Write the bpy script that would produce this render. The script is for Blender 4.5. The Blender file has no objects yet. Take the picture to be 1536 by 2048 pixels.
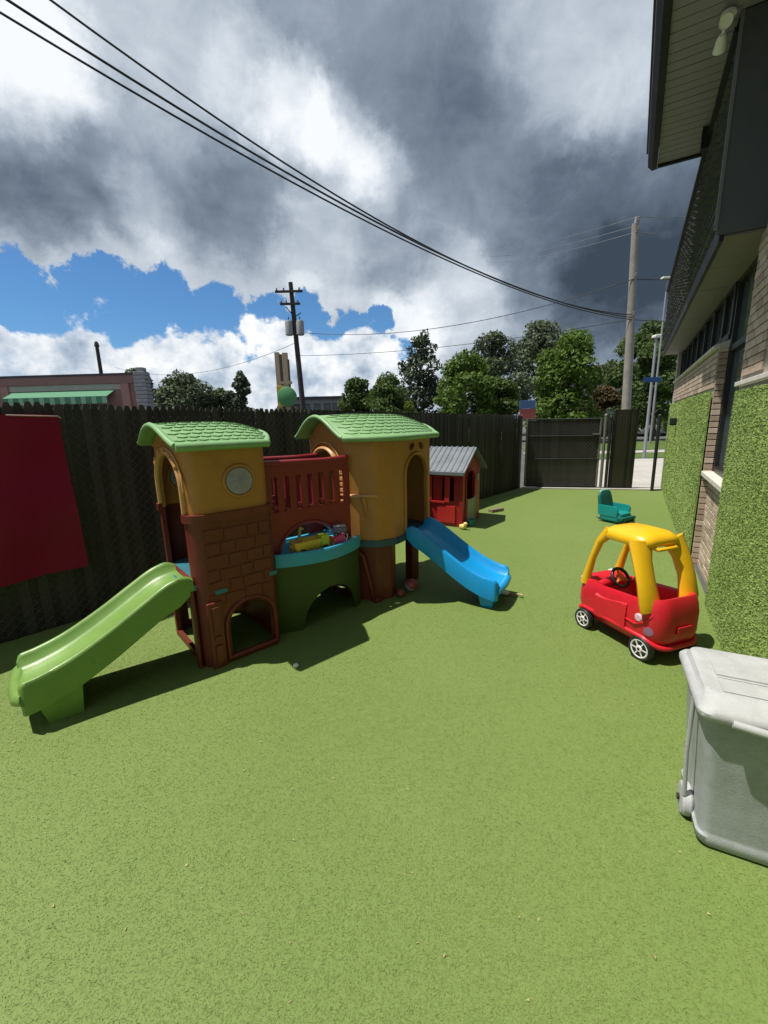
import bpy, bmesh, math, random
import numpy as np
from mathutils import Vector, Matrix, Euler

random.seed(7)
rng = np.random.default_rng(11)
R = math.radians
scene = bpy.context.scene
COL = scene.collection

# ------------------------------------------------------------------ camera
cam_data = bpy.data.cameras.new('camera')
cam = bpy.data.objects.new('camera', cam_data)
COL.objects.link(cam)
cam_data.sensor_fit = 'VERTICAL'
cam_data.sensor_height = 36.0
cam_data.lens = 840.0 / 2048.0 * 36.0
cam_data.clip_start = 0.05
cam_data.clip_end = 3000.0
PITCH = math.atan(180.0 / 840.0)
ROLL = R(1.4)
cam.matrix_world = (Matrix.Translation((0, 0, 1.6)) @ Matrix.Rotation(R(90) - PITCH, 4, 'X')
                    @ Matrix.Rotation(-ROLL, 4, 'Z'))
scene.camera = cam
scene.render.resolution_x = 768
scene.render.resolution_y = 1024

# ------------------------------------------------------------------ light
SUN_EL = R(67.5)
SHADOW_AZ = R(5.0)                     # direction the shadows point, from +X towards +Y
to_sun = Vector((-math.cos(SHADOW_AZ) * math.cos(SUN_EL), -math.sin(SHADOW_AZ) * math.cos(SUN_EL), math.sin(SUN_EL)))
sun_data = bpy.data.lights.new('sun', 'SUN')
sun_data.energy = 5.0
sun_data.angle = R(0.53)
sun_data.color = (1.0, 0.955, 0.88)
sun = bpy.data.objects.new('sun', sun_data)
sun.rotation_euler = to_sun.to_track_quat('Z', 'Y').to_euler()
sun.location = (-8, -1, 20)
COL.objects.link(sun)

world = bpy.data.worlds.new('World')
scene.world = world
world.use_nodes = True


class NT:
    """tiny helper for wiring shader nodes"""
    def __init__(self, tree):
        self.t = tree
        self.t.nodes.clear()

    def n(self, kind, **kw):
        nd = self.t.nodes.new(kind)
        for k, v in kw.items():
            setattr(nd, k, v)
        return nd

    def link(self, a, b):
        self.t.links.new(a, b)

    def put(self, sock, v):
        if hasattr(v, 'is_linked') or isinstance(v, bpy.types.NodeSocket):
            self.link(v, sock)
        else:
            sock.default_value = v

    def math(self, op, a, b=0.0, c=None, clamp=False):
        nd = self.n('ShaderNodeMath', operation=op)
        nd.use_clamp = clamp
        self.put(nd.inputs[0], a)
        self.put(nd.inputs[1], b)
        if c is not None:
            self.put(nd.inputs[2], c)
        return nd.outputs[0]

    def vmath(self, op, a, b=None, scale=None):
        nd = self.n('ShaderNodeVectorMath', operation=op)
        self.put(nd.inputs[0], a)
        if b is not None:
            self.put(nd.inputs[1], b)
        if scale is not None:
            self.put(nd.inputs['Scale'], scale)
        return nd.outputs['Value'] if op in ('DOT_PRODUCT', 'LENGTH', 'DISTANCE') else nd.outputs[0]

    def noise(self, vec, scale, detail=4.0, rough=0.5, out='Fac', distort=0.0):
        nd = self.n('ShaderNodeTexNoise')
        if vec is not None:
            self.link(vec, nd.inputs['Vector'])
        self.put(nd.inputs['Scale'], scale)
        nd.inputs['Detail'].default_value = detail
        nd.inputs['Roughness'].default_value = rough
        nd.inputs['Distortion'].default_value = distort
        return nd.outputs[out]

    def sstep(self, v, a, b, lo=0.0, hi=1.0):
        nd = self.n('ShaderNodeMapRange', interpolation_type='SMOOTHSTEP')
        self.put(nd.inputs[0], v)
        nd.inputs[1].default_value = a
        nd.inputs[2].default_value = b
        nd.inputs[3].default_value = lo
        nd.inputs[4].default_value = hi
        return nd.outputs[0]

    def mix(self, f, a, b, blend='MIX'):
        nd = self.n('ShaderNodeMix', data_type='RGBA', blend_type=blend)
        self.put(nd.inputs[0], f)
        self.put(nd.inputs[6], a if not isinstance(a, tuple) else (a + (1.0,))[:4])
        self.put(nd.inputs[7], b if not isinstance(b, tuple) else (b + (1.0,))[:4])
        return nd.outputs[2]

    def ramp(self, f, stops):
        nd = self.n('ShaderNodeValToRGB')
        self.put(nd.inputs[0], f)
        el = nd.color_ramp.elements
        while len(el) < len(stops):
            el.new(0.5)
        for i, (p, c) in enumerate(stops):
            el[i].position = p
            el[i].color = (c[0], c[1], c[2], 1.0)
        return nd.outputs[0]


def azel(az, el):
    """direction from compass angle (0 = straight ahead, + = right) and height angle, degrees"""
    a, e_ = R(az), R(el)
    return (math.sin(a) * math.cos(e_), math.cos(a) * math.cos(e_), math.sin(e_))


def build_world():
    w = NT(world.node_tree)
    out = w.n('ShaderNodeOutputWorld')
    bg = w.n('ShaderNodeBackground')
    bg.inputs['Strength'].default_value = 0.1
    w.link(bg.outputs[0], out.inputs[0])
    sky = w.n('ShaderNodeTexSky', sky_type='NISHITA')
    sky.sun_disc = False
    sky.sun_elevation = SUN_EL
    sky.sun_rotation = R(265)
    sky.air_density = 1.0
    sky.dust_density = 0.4
    sky.ozone_density = 2.0
    tc = w.n('ShaderNodeTexCoord')
    d0 = w.vmath('NORMALIZE', tc.outputs['Generated'])
    sp = w.n('ShaderNodeSeparateXYZ')
    w.link(d0, sp.inputs[0])
    dz = sp.outputs[2]
    # cloud-plane coordinates: perspective shrinks clouds towards the horizon
    den = w.math('ADD', w.math('MAXIMUM', dz, 0.0), 0.16)
    cb = w.n('ShaderNodeCombineXYZ')
    w.put(cb.inputs[0], w.math('DIVIDE', sp.outputs[0], den))
    w.put(cb.inputs[1], w.math('DIVIDE', sp.outputs[1], den))
    plane = cb.outputs[0]
    warp = w.vmath('SUBTRACT', w.noise(d0, 5.5, 9, 0.68, 'Color'), (0.5, 0.5, 0.5))
    warp2 = w.vmath('SUBTRACT', w.noise(d0, 9.0, 5, 0.6, 'Color'), (0.5, 0.5, 0.5))
    d = w.vmath('NORMALIZE', w.vmath('ADD', d0, w.vmath('ADD', w.vmath('SCALE', warp, scale=0.17), w.vmath('SCALE', warp2, scale=0.03))))

    def blob(az, el, r_in, r_out):
        c = azel(az, el)
        return w.sstep(w.vmath('DOT_PRODUCT', d, c), math.cos(R(r_out)), math.cos(R(r_in)))

    fine = w.math('ADD', w.math('MULTIPLY', w.noise(plane, 2.0, 8, 0.6, distort=0.4), 0.55), w.math('MULTIPLY', w.noise(d0, 11.0, 9, 0.64, distort=0.5), 0.45))
    # ---- high deck brightness
    tone = w.math('MULTIPLY_ADD', w.math('SUBTRACT', fine, 0.5), 0.78, 0.535)
    for az, el, ri, ro, amt in BLOBS:
        tone = w.math('MULTIPLY_ADD', blob(az, el, ri, ro), amt, tone)
    gap = 0.0
    for az, el, ri, ro in GAPS:
        gap = w.math('MAXIMUM', gap, blob(az, el, ri, ro))
    near_gap = 0.0
    for az, el, ri, ro in GAPS:
        near_gap = w.math('MAXIMUM', near_gap, blob(az, el, ro * 0.8, ro + 3.0))
    tone = w.math('MULTIPLY_ADD', near_gap, 0.20, tone)
    deck_col = w.ramp(tone, [(0.0, (0.042, 0.060, 0.085)), (0.25, (0.112, 0.145, 0.195)), (0.50, (0.235, 0.285, 0.355)),
                             (0.75, (0.48, 0.54, 0.61)), (1.0, (0.82, 0.85, 0.89))])
    # ---- where the deck is open to blue sky
    dd = w.n('ShaderNodeSeparateXYZ')
    w.link(d, dd.inputs[0])
    edge = w.noise(d0, 17.0, 8, 0.66)
    gapm = w.sstep(w.math('MULTIPLY_ADD', w.math('SUBTRACT', edge, 0.5), 1.5, gap), 0.28, 0.72)
    # ---- low cumulus bank along the horizon
    st = w.n('ShaderNodeVectorMath', operation='MULTIPLY')
    w.link(d0, st.inputs[0])
    st.inputs[1].default_value = (1.0, 1.0, 1.15)
    bump = w.noise(st.outputs[0], 8.0, 8, 0.52)
    bump2 = w.noise(st.outputs[0], 22.0, 6, 0.6)
    h = w.math('ADD', w.math('MULTIPLY_ADD', w.math('SUBTRACT', bump, 0.5), 0.24, 0.185), w.math('MULTIPLY', w.math('SUBTRACT', bump2, 0.5), 0.10))
    cum = w.sstep(w.math('SUBTRACT', h, dz), -0.008, 0.014)
    holes = w.sstep(w.noise(st.outputs[0], 9.0, 6, 0.6), 0.57, 0.66)
    low = w.sstep(dz, 0.03, 0.075, 1.0, 0.0)
    cum = w.math('MULTIPLY', cum, w.math('SUBTRACT', 1.0, w.math('MULTIPLY', holes, w.math('MULTIPLY_ADD', low, 0.7, 0.2))))
    ctone = w.math('ADD', w.math('MULTIPLY_ADD', w.noise(st.outputs[0], 13.0, 8, 0.58), 2.3, -0.66), w.math('MULTIPLY', w.sstep(dz, 0.02, 0.22), 0.30))
    cum_col = w.ramp(ctone, [(0.0, (0.20, 0.27, 0.37)), (0.4, (0.42, 0.50, 0.60)), (0.7, (0.70, 0.74, 0.79)), (1.0, (0.93, 0.94, 0.95))])
    ten = w.n('ShaderNodeVectorMath', operation='SCALE')
    w.link(deck_col, ten.inputs[0])
    ten.inputs['Scale'].default_value = 10.0 * DECK_GAIN
    ten2 = w.n('ShaderNodeVectorMath', operation='SCALE')
    w.link(cum_col, ten2.inputs[0])
    ten2.inputs['Scale'].default_value = 10.0 * CUM_GAIN
    blue = w.mix(1.0, sky.outputs[0], SKY_TINT, 'MULTIPLY')
    behind = w.mix(cum, blue, ten2.outputs[0])
    col = w.mix(gapm, ten.outputs[0], behind)
    w.link(col, bg.inputs['Color'])


# brighter (+) and darker (-) masses of the cloud deck; then the clear gaps below it
BLOBS = [(-36, 31, 1, 8, 0.38), (-28, 35, 4, 13, 0.22), (-14, 33, 1, 6, 0.20), (-9, 31, 1, 6, 0.28), (-4, 29, 1, 6, 0.30), (0, 27, 1, 5, 0.20), (-8, 20, 2, 7, 0.16),
         (-26, 21.5, 0.5, 4.5, 0.20), (23, 34, 2, 10, 0.18), (9, 13, 2, 8, 0.24), (3, 11, 2, 7, 0.24), (13, 22, 2, 7, 0.06), (30, 27, 3, 9, 0.08),
         (-26, 26, 3, 9, -0.15), (-34, 23, 2, 8, -0.13), (-16, 23.5, 1.5, 6, -0.16), (-37, 19, 2, 5, -0.12), (4, 33, 3, 9, -0.10), (10, 30, 3, 9, -0.11), (15, 26, 3, 9, -0.10),
         (22, 19, 4, 10, -0.20), (30, 18, 4, 12, -0.25), (27, 12.5, 3, 8, -0.18), (38, 14, 5, 14, -0.18), (60, 25, 10, 30, -0.12)]
GAPS = [(-38, 12.6, 2.6, 4.6), (-31, 12.8, 2.6, 4.6), (-25, 13.4, 2.0, 4.2), (-19.5, 12.6, 1.8, 4.0), (-4, 12.2, 1.2, 3.2), (-1, 13.0, 0.9, 2.5), (-9, 13.2, 0.6, 2.6), (-13, 12.0, 1.5, 3.6),
        (-35, 6, 6.5, 9), (-20, 6, 6.5, 9), (-8, 5, 6.5, 9), (0, 4.5, 5, 8), (-48, 8.5, 7, 10.5), (-60, 11, 6, 10), (-33, 10, 3, 5), (-26, 10.5, 3, 5)]
DECK_GAIN = 1.0
CUM_GAIN = 1.0
SKY_TINT = (0.45, 0.74, 0.98)
build_world()

scene.view_settings.view_transform = 'Standard'
scene.view_settings.look = 'None'
scene.view_settings.exposure = 0.2
scene.view_settings.gamma = 1.0
scene.view_settings.use_curve_mapping = False

# ------------------------------------------------------------------ object helpers


def setp(o, label=None, cat=None, group=None, kind=None):
    if label:
        o['label'] = label
    if cat:
        o['category'] = cat
    if group:
        o['group'] = group
    if kind:
        o['kind'] = kind
    return o


def thing(name, label, cat, loc=(0, 0, 0), rz=0.0, group=None):
    o = bpy.data.objects.new(name, None)
    o.empty_display_size = 0.1
    o.location = loc
    o.rotation_euler = (0, 0, rz)
    COL.objects.link(o)
    return setp(o, label, cat, group)


def finish(me, smooth=None):
    if smooth is not None:
        me.polygons.foreach_set('use_smooth', [True] * len(me.polygons))
        me.set_sharp_from_angle(angle=R(smooth))
    me.update()
    return me


def mesh_of(bm, mat, smooth=None, name='m', doubles=0.0):
    if doubles:
        bmesh.ops.remove_doubles(bm, verts=bm.verts, dist=doubles)
    bmesh.ops.recalc_face_normals(bm, faces=bm.faces)
    me = bpy.data.meshes.new(name)
    bm.to_mesh(me)
    bm.free()
    if mat:
        me.materials.append(mat)
    return finish(me, smooth)


def obj(name, bm, mat, parent=None, smooth=None, loc=None, doubles=0.0):
    me = bm if isinstance(bm, bpy.types.Mesh) else mesh_of(bm, mat, smooth, name, doubles)
    o = bpy.data.objects.new(name, me)
    if loc is not None:
        o.location = loc
    o.parent = parent
    COL.objects.link(o)
    return o


def inst(name, me, parent=None, loc=(0, 0, 0), rot=(0, 0, 0), scale=(1, 1, 1)):
    o = bpy.data.objects.new(name, me)
    o.location = loc
    o.rotation_euler = rot
    o.scale = scale
    o.parent = parent
    COL.objects.link(o)
    return o


def box(bm, x0, x1, y0, y1, z0, z1, M=None, bevel=0.0):
    vs = [bm.verts.new((x, y, z)) for z in (z0, z1) for y in (y0, y1) for x in (x0, x1)]
    if M is not None:
        for v in vs:
            v.co = M @ v.co
    fs = []
    for q in ((0, 1, 3, 2), (4, 6, 7, 5), (0, 4, 5, 1), (2, 3, 7, 6), (0, 2, 6, 4), (1, 5, 7, 3)):
        fs.append(bm.faces.new([vs[i] for i in q]))
    if bevel:
        es = list({e for f in fs for e in f.edges})
        bmesh.ops.bevel(bm, geom=es, offset=bevel, segments=2, affect='EDGES', profile=0.6)
    return bm


def nb():
    return bmesh.new()


def bx(*a, **k):
    return box(nb(), *a, **k)


def loft(bm, rings, closed=True, cap0=True, cap1=True):
    """rings: lists of 3D points of equal length, joined by quads"""
    rv = [[bm.verts.new(p) for p in r] for r in rings]
    n = len(rv[0])
    for a, b in zip(rv, rv[1:]):
        for i in range(n if closed else n - 1):
            j = (i + 1) % n
            try:
                bm.faces.new((a[i], a[j], b[j], b[i]))
            except ValueError:
                pass
    if cap0:
        bm.faces.new(list(reversed(rv[0])))
    if cap1:
        bm.faces.new(rv[-1])
    return bm


def tube(bm, pts, r, seg=8, cap=True, flat=None):
    """round tube along points; r a number or a list; flat = (wide, thin) factors"""
    pts = [Vector(p) for p in pts]
    n = len(pts)
    rs = r if isinstance(r, (list, tuple)) else [r] * n
    tang = []
    for i in range(n):
        t = (pts[min(i + 1, n - 1)] - pts[max(i - 1, 0)])
        tang.append(t.normalized() if t.length > 1e-9 else Vector((0, 0, 1)))
    up = Vector((0, 0, 1)) if abs(tang[0].z) < 0.9 else Vector((1, 0, 0))
    u = tang[0].cross(up).normalized()
    rings = []
    fa, fb = flat if flat else (1, 1)
    for i in range(n):
        u = (u - tang[i] * u.dot(tang[i])).normalized()
        v = tang[i].cross(u)
        rings.append([pts[i] + (u * math.cos(k) * fa + v * math.sin(k) * fb) * rs[i] for k in [2 * math.pi * j / seg for j in range(seg)]])
    return loft(bm, rings, True, cap, cap)


def lathe(bm, prof, seg=20, M=None, cap=True):
    """profile of (radius, height) turned round Z"""
    rings = []
    for r, z in prof:
        ring = [Vector((max(r, 1e-4) * math.cos(2 * math.pi * k / seg), max(r, 1e-4) * math.sin(2 * math.pi * k / seg), z)) for k in range(seg)]
        if M is not None:
            ring = [M @ p for p in ring]
        rings.append(ring)
    return loft(bm, rings, True, cap, cap)


def rrect(x0, x1, y0, y1, r, n=5):
    pts = []
    for cx, cy, a0 in ((x1 - r, y0 + r, -90), (x1 - r, y1 - r, 0), (x0 + r, y1 - r, 90), (x0 + r, y0 + r, 180)):
        for k in range(n + 1):
            a = R(a0 + 90.0 * k / n)
            pts.append((cx + r * math.cos(a), cy + r * math.sin(a)))
    return pts


def rotx(a):
    return Matrix.Rotation(R(a), 4, 'X')


def roty(a):
    return Matrix.Rotation(R(a), 4, 'Y')


def rotz(a):
    return Matrix.Rotation(R(a), 4, 'Z')


def tr(x, y, z):
    return Matrix.Translation((x, y, z))


# ------------------------------------------------------------------ materials
MATS = {}


def mat(name, col, rough=0.5, var=0.10, scale=6.0, bump=0.0, bscale=60.0, metal=0.0, spec=0.5, dirt=0.0, dirtcol=(0.12, 0.10, 0.07), coat=0.0, detail=5.0):
    """procedural surface: colour drifts by noise, small dents by bump, thin patchy grime"""
    if name in MATS:
        return MATS[name]
    m = bpy.data.materials.new(name)
    m.use_nodes = True
    t = NT(m.node_tree)
    out = t.n('ShaderNodeOutputMaterial')
    b = t.n('ShaderNodeBsdfPrincipled')
    t.link(b.outputs[0], out.inputs[0])
    tc = t.n('ShaderNodeTexCoord')
    v = tc.outputs['Object']
    n1 = t.noise(v, scale, detail, 0.6)
    n2 = t.noise(v, scale * 9.0, 3, 0.6)
    k = t.math('ADD', t.math('MULTIPLY', n1, 0.7), t.math('MULTIPLY', n2, 0.3))
    lo = tuple(c * (1 - var) for c in col)
    hi = tuple(min(1.0, c * (1 + var)) for c in col)
    c = t.mix(t.sstep(k, 0.3, 0.7), lo, hi)
    if dirt:
        dn = t.sstep(t.noise(v, scale * 2.3, 8, 0.7), 0.5, 0.75)
        c = t.mix(t.math('MULTIPLY', dn, dirt), c, dirtcol)
    t.link(c, b.inputs['Base Color'])
    t.put(b.inputs['Roughness'], t.math('MULTIPLY_ADD', t.math('SUBTRACT', n1, 0.5), 0.25, rough, clamp=True))
    b.inputs['Metallic'].default_value = metal
    b.inputs['Specular IOR Level'].default_value = spec
    if coat:
        b.inputs['Coat Weight'].default_value = coat
    if bump:
        bp = t.n('ShaderNodeBump')
        bp.inputs['Strength'].default_value = 1.0
        bp.inputs['Distance'].default_value = bump
        t.link(t.noise(v, bscale, 4, 0.6), bp.inputs['Height'])
        t.link(bp.outputs[0], b.inputs['Normal'])
    MATS[name] = m
    return m


def leafmat(name, c0, c1, trans=0.35):
    m = bpy.data.materials.new(name)
    m.use_nodes = True
    t = NT(m.node_tree)
    out = t.n('ShaderNodeOutputMaterial')
    b = t.n('ShaderNodeBsdfPrincipled')
    b.inputs['Roughness'].default_value = 0.6
    b.inputs['Specular IOR Level'].default_value = 0.25
    tr_ = t.n('ShaderNodeBsdfTranslucent')
    mx = t.n('ShaderNodeMixShader')
    mx.inputs[0].default_value = trans
    g = t.n('ShaderNodeNewGeometry')
    tc = t.n('ShaderNodeTexCoord')
    k = t.math('ADD', t.math('MULTIPLY', g.outputs['Random Per Island'], 0.6), t.math('MULTIPLY', t.noise(tc.outputs['Object'], 0.9, 3), 0.5))
    c = t.mix(k, c0, c1)
    t.link(c, b.inputs['Base Color'])
    t.link(c, tr_.inputs[0])
    t.link(b.outputs[0], mx.inputs[1])
    t.link(tr_.outputs[0], mx.inputs[2])
    t.link(mx.outputs[0], out.inputs[0])
    return m


def turfmat(name, c0, c1, c2, big=0.5, fine=160.0, bump=0.004, blade=False, pile=(0.0, 0.0, 1.0)):
    m = bpy.data.materials.new(name)
    m.use_nodes = True
    t = NT(m.node_tree)
    out = t.n('ShaderNodeOutputMaterial')
    b = t.n('ShaderNodeBsdfPrincipled')
    b.inputs['Roughness'].default_value = 0.62
    b.inputs['Specular IOR Level'].default_value = 0.3
    b.inputs['Sheen Weight'].default_value = 0.0
    tc = t.n('ShaderNodeTexCoord')
    v = tc.outputs['Object']
    f = t.noise(v, fine, 3, 0.7)
    g_ = t.noise(v, big, 5, 0.6)
    g2 = t.noise(v, fine * 0.22, 4, 0.7)
    if blade:
        geo = t.n('ShaderNodeNewGeometry')
        k = t.math('ADD', t.math('MULTIPLY', geo.outputs['Random Per Island'], 0.75), t.math('MULTIPLY', g_, 0.25))
        c = t.ramp(k, [(0.08, c0), (0.45, c1), (0.95, c2)])
    else:
        k = t.math('ADD', t.math('ADD', t.math('MULTIPLY', f, 0.5), t.math('MULTIPLY', g2, 0.35)), t.math('MULTIPLY', g_, 0.15))
        c = t.ramp(k, [(0.33, c0), (0.5, c1), (0.66, c2)])
    patch = t.sstep(g_, 0.35, 0.7)
    c = t.mix(t.math('MULTIPLY', patch, 0.26), c, (c2[0] * 1.05, c2[1] * 0.95, c2[2]))
    t.link(c, b.inputs['Base Color'])
    if not blade:
        bp = t.n('ShaderNodeBump')
        bp.inputs['Distance'].default_value = bump
        t.link(f, bp.inputs['Height'])
        t.link(bp.outputs[0], b.inputs['Normal'])
    if blade:
        geo2 = t.n('ShaderNodeNewGeometry')
        up = t.vmath('NORMALIZE', t.vmath('ADD', t.vmath('SCALE', geo2.outputs['Normal'], scale=0.35), pile))
        t.link(up, b.inputs['Normal'])
        tl = t.n('ShaderNodeBsdfTranslucent')
        t.link(up, tl.inputs['Normal'])
        t.link(c, tl.inputs[0])
        mx = t.n('ShaderNodeMixShader')
        mx.inputs[0].default_value = 0.12
        t.link(b.outputs[0], mx.inputs[1])
        t.link(tl.outputs[0], mx.inputs[2])
        t.link(mx.outputs[0], out.inputs[0])
    else:
        t.link(b.outputs[0], out.inputs[0])
    return m


def glassmat(name, tint=(0.03, 0.045, 0.04), rough=0.06):
    m = bpy.data.materials.new(name)
    m.use_nodes = True
    t = NT(m.node_tree)
    out = t.n('ShaderNodeOutputMaterial')
    b = t.n('ShaderNodeBsdfPrincipled')
    tc = t.n('ShaderNodeTexCoord')
    n = t.noise(tc.outputs['Object'], 1.3, 3, 0.5)
    t.link(t.mix(n, tuple(c * 0.6 for c in tint), tuple(c * 1.5 for c in tint)), b.inputs['Base Color'])
    b.inputs['Roughness'].default_value = rough
    b.inputs['Specular IOR Level'].default_value = 0.6
    t.link(b.outputs[0], out.inputs[0])
    return m


TAN = mat('tan plastic', (0.43, 0.18, 0.040), 0.42, 0.07, 4, 0.0012, 120, dirt=0.28)
TANLIGHT = mat('pale tan plastic', (0.52, 0.27, 0.10), 0.40, 0.07, 4, dirt=0.1)
TANIN = TAN
BROWN = mat('brown plastic', (0.135, 0.018, 0.010), 0.48, 0.20, 5, 0.0015, 90, dirt=0.22)
MAROON = mat('maroon plastic', (0.22, 0.016, 0.022), 0.40, 0.08, 5, dirt=0.08)
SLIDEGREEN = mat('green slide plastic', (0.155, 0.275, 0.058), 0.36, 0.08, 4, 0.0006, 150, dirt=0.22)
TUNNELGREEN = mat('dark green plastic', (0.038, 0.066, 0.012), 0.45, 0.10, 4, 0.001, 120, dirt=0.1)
ROOFGREEN = mat('green roof plastic', (0.205, 0.37, 0.155), 0.42, 0.10, 5, 0.0008, 90, dirt=0.25)
BLUE = mat('blue plastic', (0.003, 0.27, 0.62), 0.36, 0.07, 4, 0.0006, 150, dirt=0.14)
BLUEDECK = mat('blue tray plastic', (0.04, 0.33, 0.52), 0.40, 0.06, 4, dirt=0.12)
TEALDECK = mat('teal deck plastic', (0.03, 0.16, 0.20), 0.45, 0.06, 4, dirt=0.12)
WINGREY = mat('grey window plastic', (0.30, 0.275, 0.33), 0.5, 0.12, 14)

# ------------------------------------------------------------------ ground
def sheet(name, pts, z, m, kind='structure', parent=None):
    bm = nb()
    f = bm.faces.new([bm.verts.new((x, y, z)) for x, y in pts])
    if f.normal.z < 0:
        f.normal_flip()
    me = bpy.data.meshes.new(name)
    bm.to_mesh(me)
    bm.free()
    me.materials.append(m)
    o = bpy.data.objects.new(name, me)
    COL.objects.link(o)
    if kind:
        o['kind'] = kind
    return o


ASPHALT = mat('asphalt', (0.085, 0.083, 0.08), 0.9, 0.18, 0.6, 0.004, 90)
CONCRETE = mat('concrete', (0.40, 0.375, 0.34), 0.85, 0.12, 1.2, 0.002, 120, dirt=0.25)
LAWN = turfmat('lawn', (0.05, 0.085, 0.02), (0.085, 0.135, 0.03), (0.13, 0.18, 0.05), 0.4, 30.0, 0.02)
TURF = turfmat('artificial turf', (0.116, 0.172, 0.037), (0.146, 0.207, 0.050), (0.175, 0.242, 0.068), 0.55, 190.0, 0.0012)
BLADE = turfmat('turf blade', (0.132, 0.190, 0.043), (0.158, 0.222, 0.056), (0.205, 0.272, 0.084), 0.55, 60.0, blade=True)
WALLTURF = turfmat('wall turf', (0.13, 0.20, 0.04), (0.20, 0.30, 0.07), (0.32, 0.43, 0.13), 1.2, 55.0, 0.012)
WALLBLADE = turfmat('wall turf blade', (0.10, 0.175, 0.028), (0.20, 0.30, 0.062), (0.36, 0.47, 0.145), 0.8, 60.0, blade=True, pile=(-0.86 * 0.5, 0.507 * 0.5, 0.35))

sheet('ground', [(-900, -300), (900, -300), (900, 1200), (-900, 1200)], 0.0, ASPHALT)
sheet('artificial_turf_ground', [(-6.0, 0.20), (2.95, 10.1), (3.5, 9.73), (4.87, 9.386), (5.98, 8.98), (6.25, 9.25), (-1.23, -3.43), (-8, -6)], 0.006, TURF)
sheet('concrete_path', [(4.70, 9.46), (6.6, 8.9), (11.3, 15.9), (8.2, 15.9)], 0.010, CONCRETE)
sheet('street_lawn', [(5.5, 16.2), (30, 16.2), (40, 27), (9, 27)], 0.008, LAWN)
sheet('cross_path', [(6.5, 18.6), (26, 18.6), (26.5, 20.0), (6.6, 20.0)], 0.014, CONCRETE)
kerb = obj('kerb', bx(0, 2.95, -0.05, 0.05, 0.0, 0.035, bevel=0.008), CONCRETE)
kerb.location = (3.24, 9.70, 0)
kerb.rotation_euler = (0, 0, R(-14.5))
kerb['kind'] = 'structure'


def blades(n, place, hgt, wid, lean, m, name, up=(0, 0, 1)):
    """n little pointed blades; place(n) gives bases (n,3)"""
    base = place(n)
    n = len(base)
    up = np.array(up, float)
    a = np.array([1.0, 0, 0]) if abs(up[2]) > 0.5 else np.array([0, 0, 1.0])
    t1 = np.cross(up, a)
    t1 /= np.linalg.norm(t1)
    t2 = np.cross(up, t1)
    an = rng.uniform(0, 2 * math.pi, n)
    w = (np.cos(an)[:, None] * t1 + np.sin(an)[:, None] * t2)
    ln = rng.uniform(0, 2 * math.pi, n)
    l = (np.cos(ln)[:, None] * t1 + np.sin(ln)[:, None] * t2)
    h = hgt * rng.uniform(0.6, 1.3, n)[:, None]
    ww = wid * rng.uniform(0.7, 1.3, n)[:, None] if np.isscalar(wid) else (wid * rng.uniform(0.7, 1.3, n))[:, None]
    lk = lean * rng.uniform(0.2, 1.2, n)[:, None]
    v = np.empty((n, 3, 3))
    v[:, 0] = base - w * ww
    v[:, 1] = base + w * ww
    v[:, 2] = base + up * h + l * h * lk
    me = bpy.data.meshes.new(name)
    me.vertices.add(n * 3)
    me.vertices.foreach_set('co', v.reshape(-1).astype(np.float32))
    me.loops.add(n * 3)
    me.loops.foreach_set('vertex_index', np.arange(n * 3, dtype=np.int32))
    me.polygons.add(n)
    me.polygons.foreach_set('loop_start', np.arange(0, n * 3, 3, dtype=np.int32))
    me.polygons.foreach_set('loop_total', np.full(n, 3, dtype=np.int32))
    me.update(calc_edges=True)
    me.materials.append(m)
    return me


def yard_points(n, half):
    r = 0.75 + 8.5 * rng.beta(1.0, 2.8, n)
    a = rng.uniform(-half, half, n)
    p = np.stack([r * np.sin(a), r * np.cos(a), np.full(n, 0.005)], 1)
    # stay inside the fence and the wall
    fx, fy = 0.6706, 0.7418
    inside_f = (p[:, 0] + 2.966) * fy - (p[:, 1] - 2.948) * fx > 0.02
    inside_w = (p[:, 0] - 2.822) * -0.862 + (p[:, 1] - 3.471) * 0.5068 > 0.02
    return p[inside_f & inside_w]


pts = yard_points(340000, R(52))
dist = np.hypot(pts[:, 0], pts[:, 1])
me_a = blades(len(pts), lambda n: pts, 0.0052, 0.0007 + 0.0006 * dist, 2.4, BLADE, 'turf_blades')
o = inst('turf_blades', me_a)
setp(o, 'short green artificial grass covering the yard floor', 'artificial grass', None, 'stuff')

DRY = mat('dry leaf bits', (0.34, 0.28, 0.14), 0.8, 0.4, 30)
lit = yard_points(240, R(46))
lit[:, 2] = 0.010
o = inst('leaf_litter', blades(len(lit), lambda n: lit, 0.003, 0.005, 4.0, DRY, 'leaf_litter'))
setp(o, 'tiny dry leaf bits scattered over the green turf', 'leaf litter', None, 'stuff')

# ------------------------------------------------------------------ building on the right
BR = mat('tan brick', (0.46, 0.35, 0.265), 0.85, 0.16, 9, 0.003, 120, dirt=0.1)
BR2 = mat('pale brick', (0.54, 0.43, 0.34), 0.85, 0.14, 9, 0.003, 120, dirt=0.1)
BR3 = mat('dark brick', (0.36, 0.265, 0.20), 0.85, 0.16, 9, 0.003, 120, dirt=0.1)
MORTAR = mat('mortar', (0.42, 0.38, 0.33), 0.95, 0.1, 20, 0.003, 200)
STONE = mat('limestone sill', (0.60, 0.56, 0.49), 0.8, 0.1, 6, 0.001, 150, dirt=0.2)
BLACKMETAL = mat('black metal trim', (0.006, 0.007, 0.010), 0.65, 0.15, 5)
DARKPANEL = mat('charcoal metal panel', (0.075, 0.080, 0.088), 0.6, 0.1, 2)
SHINGLE = mat('charcoal shingle', (0.085, 0.09, 0.10), 0.75, 0.35, 14, 0.002, 200)
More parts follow.
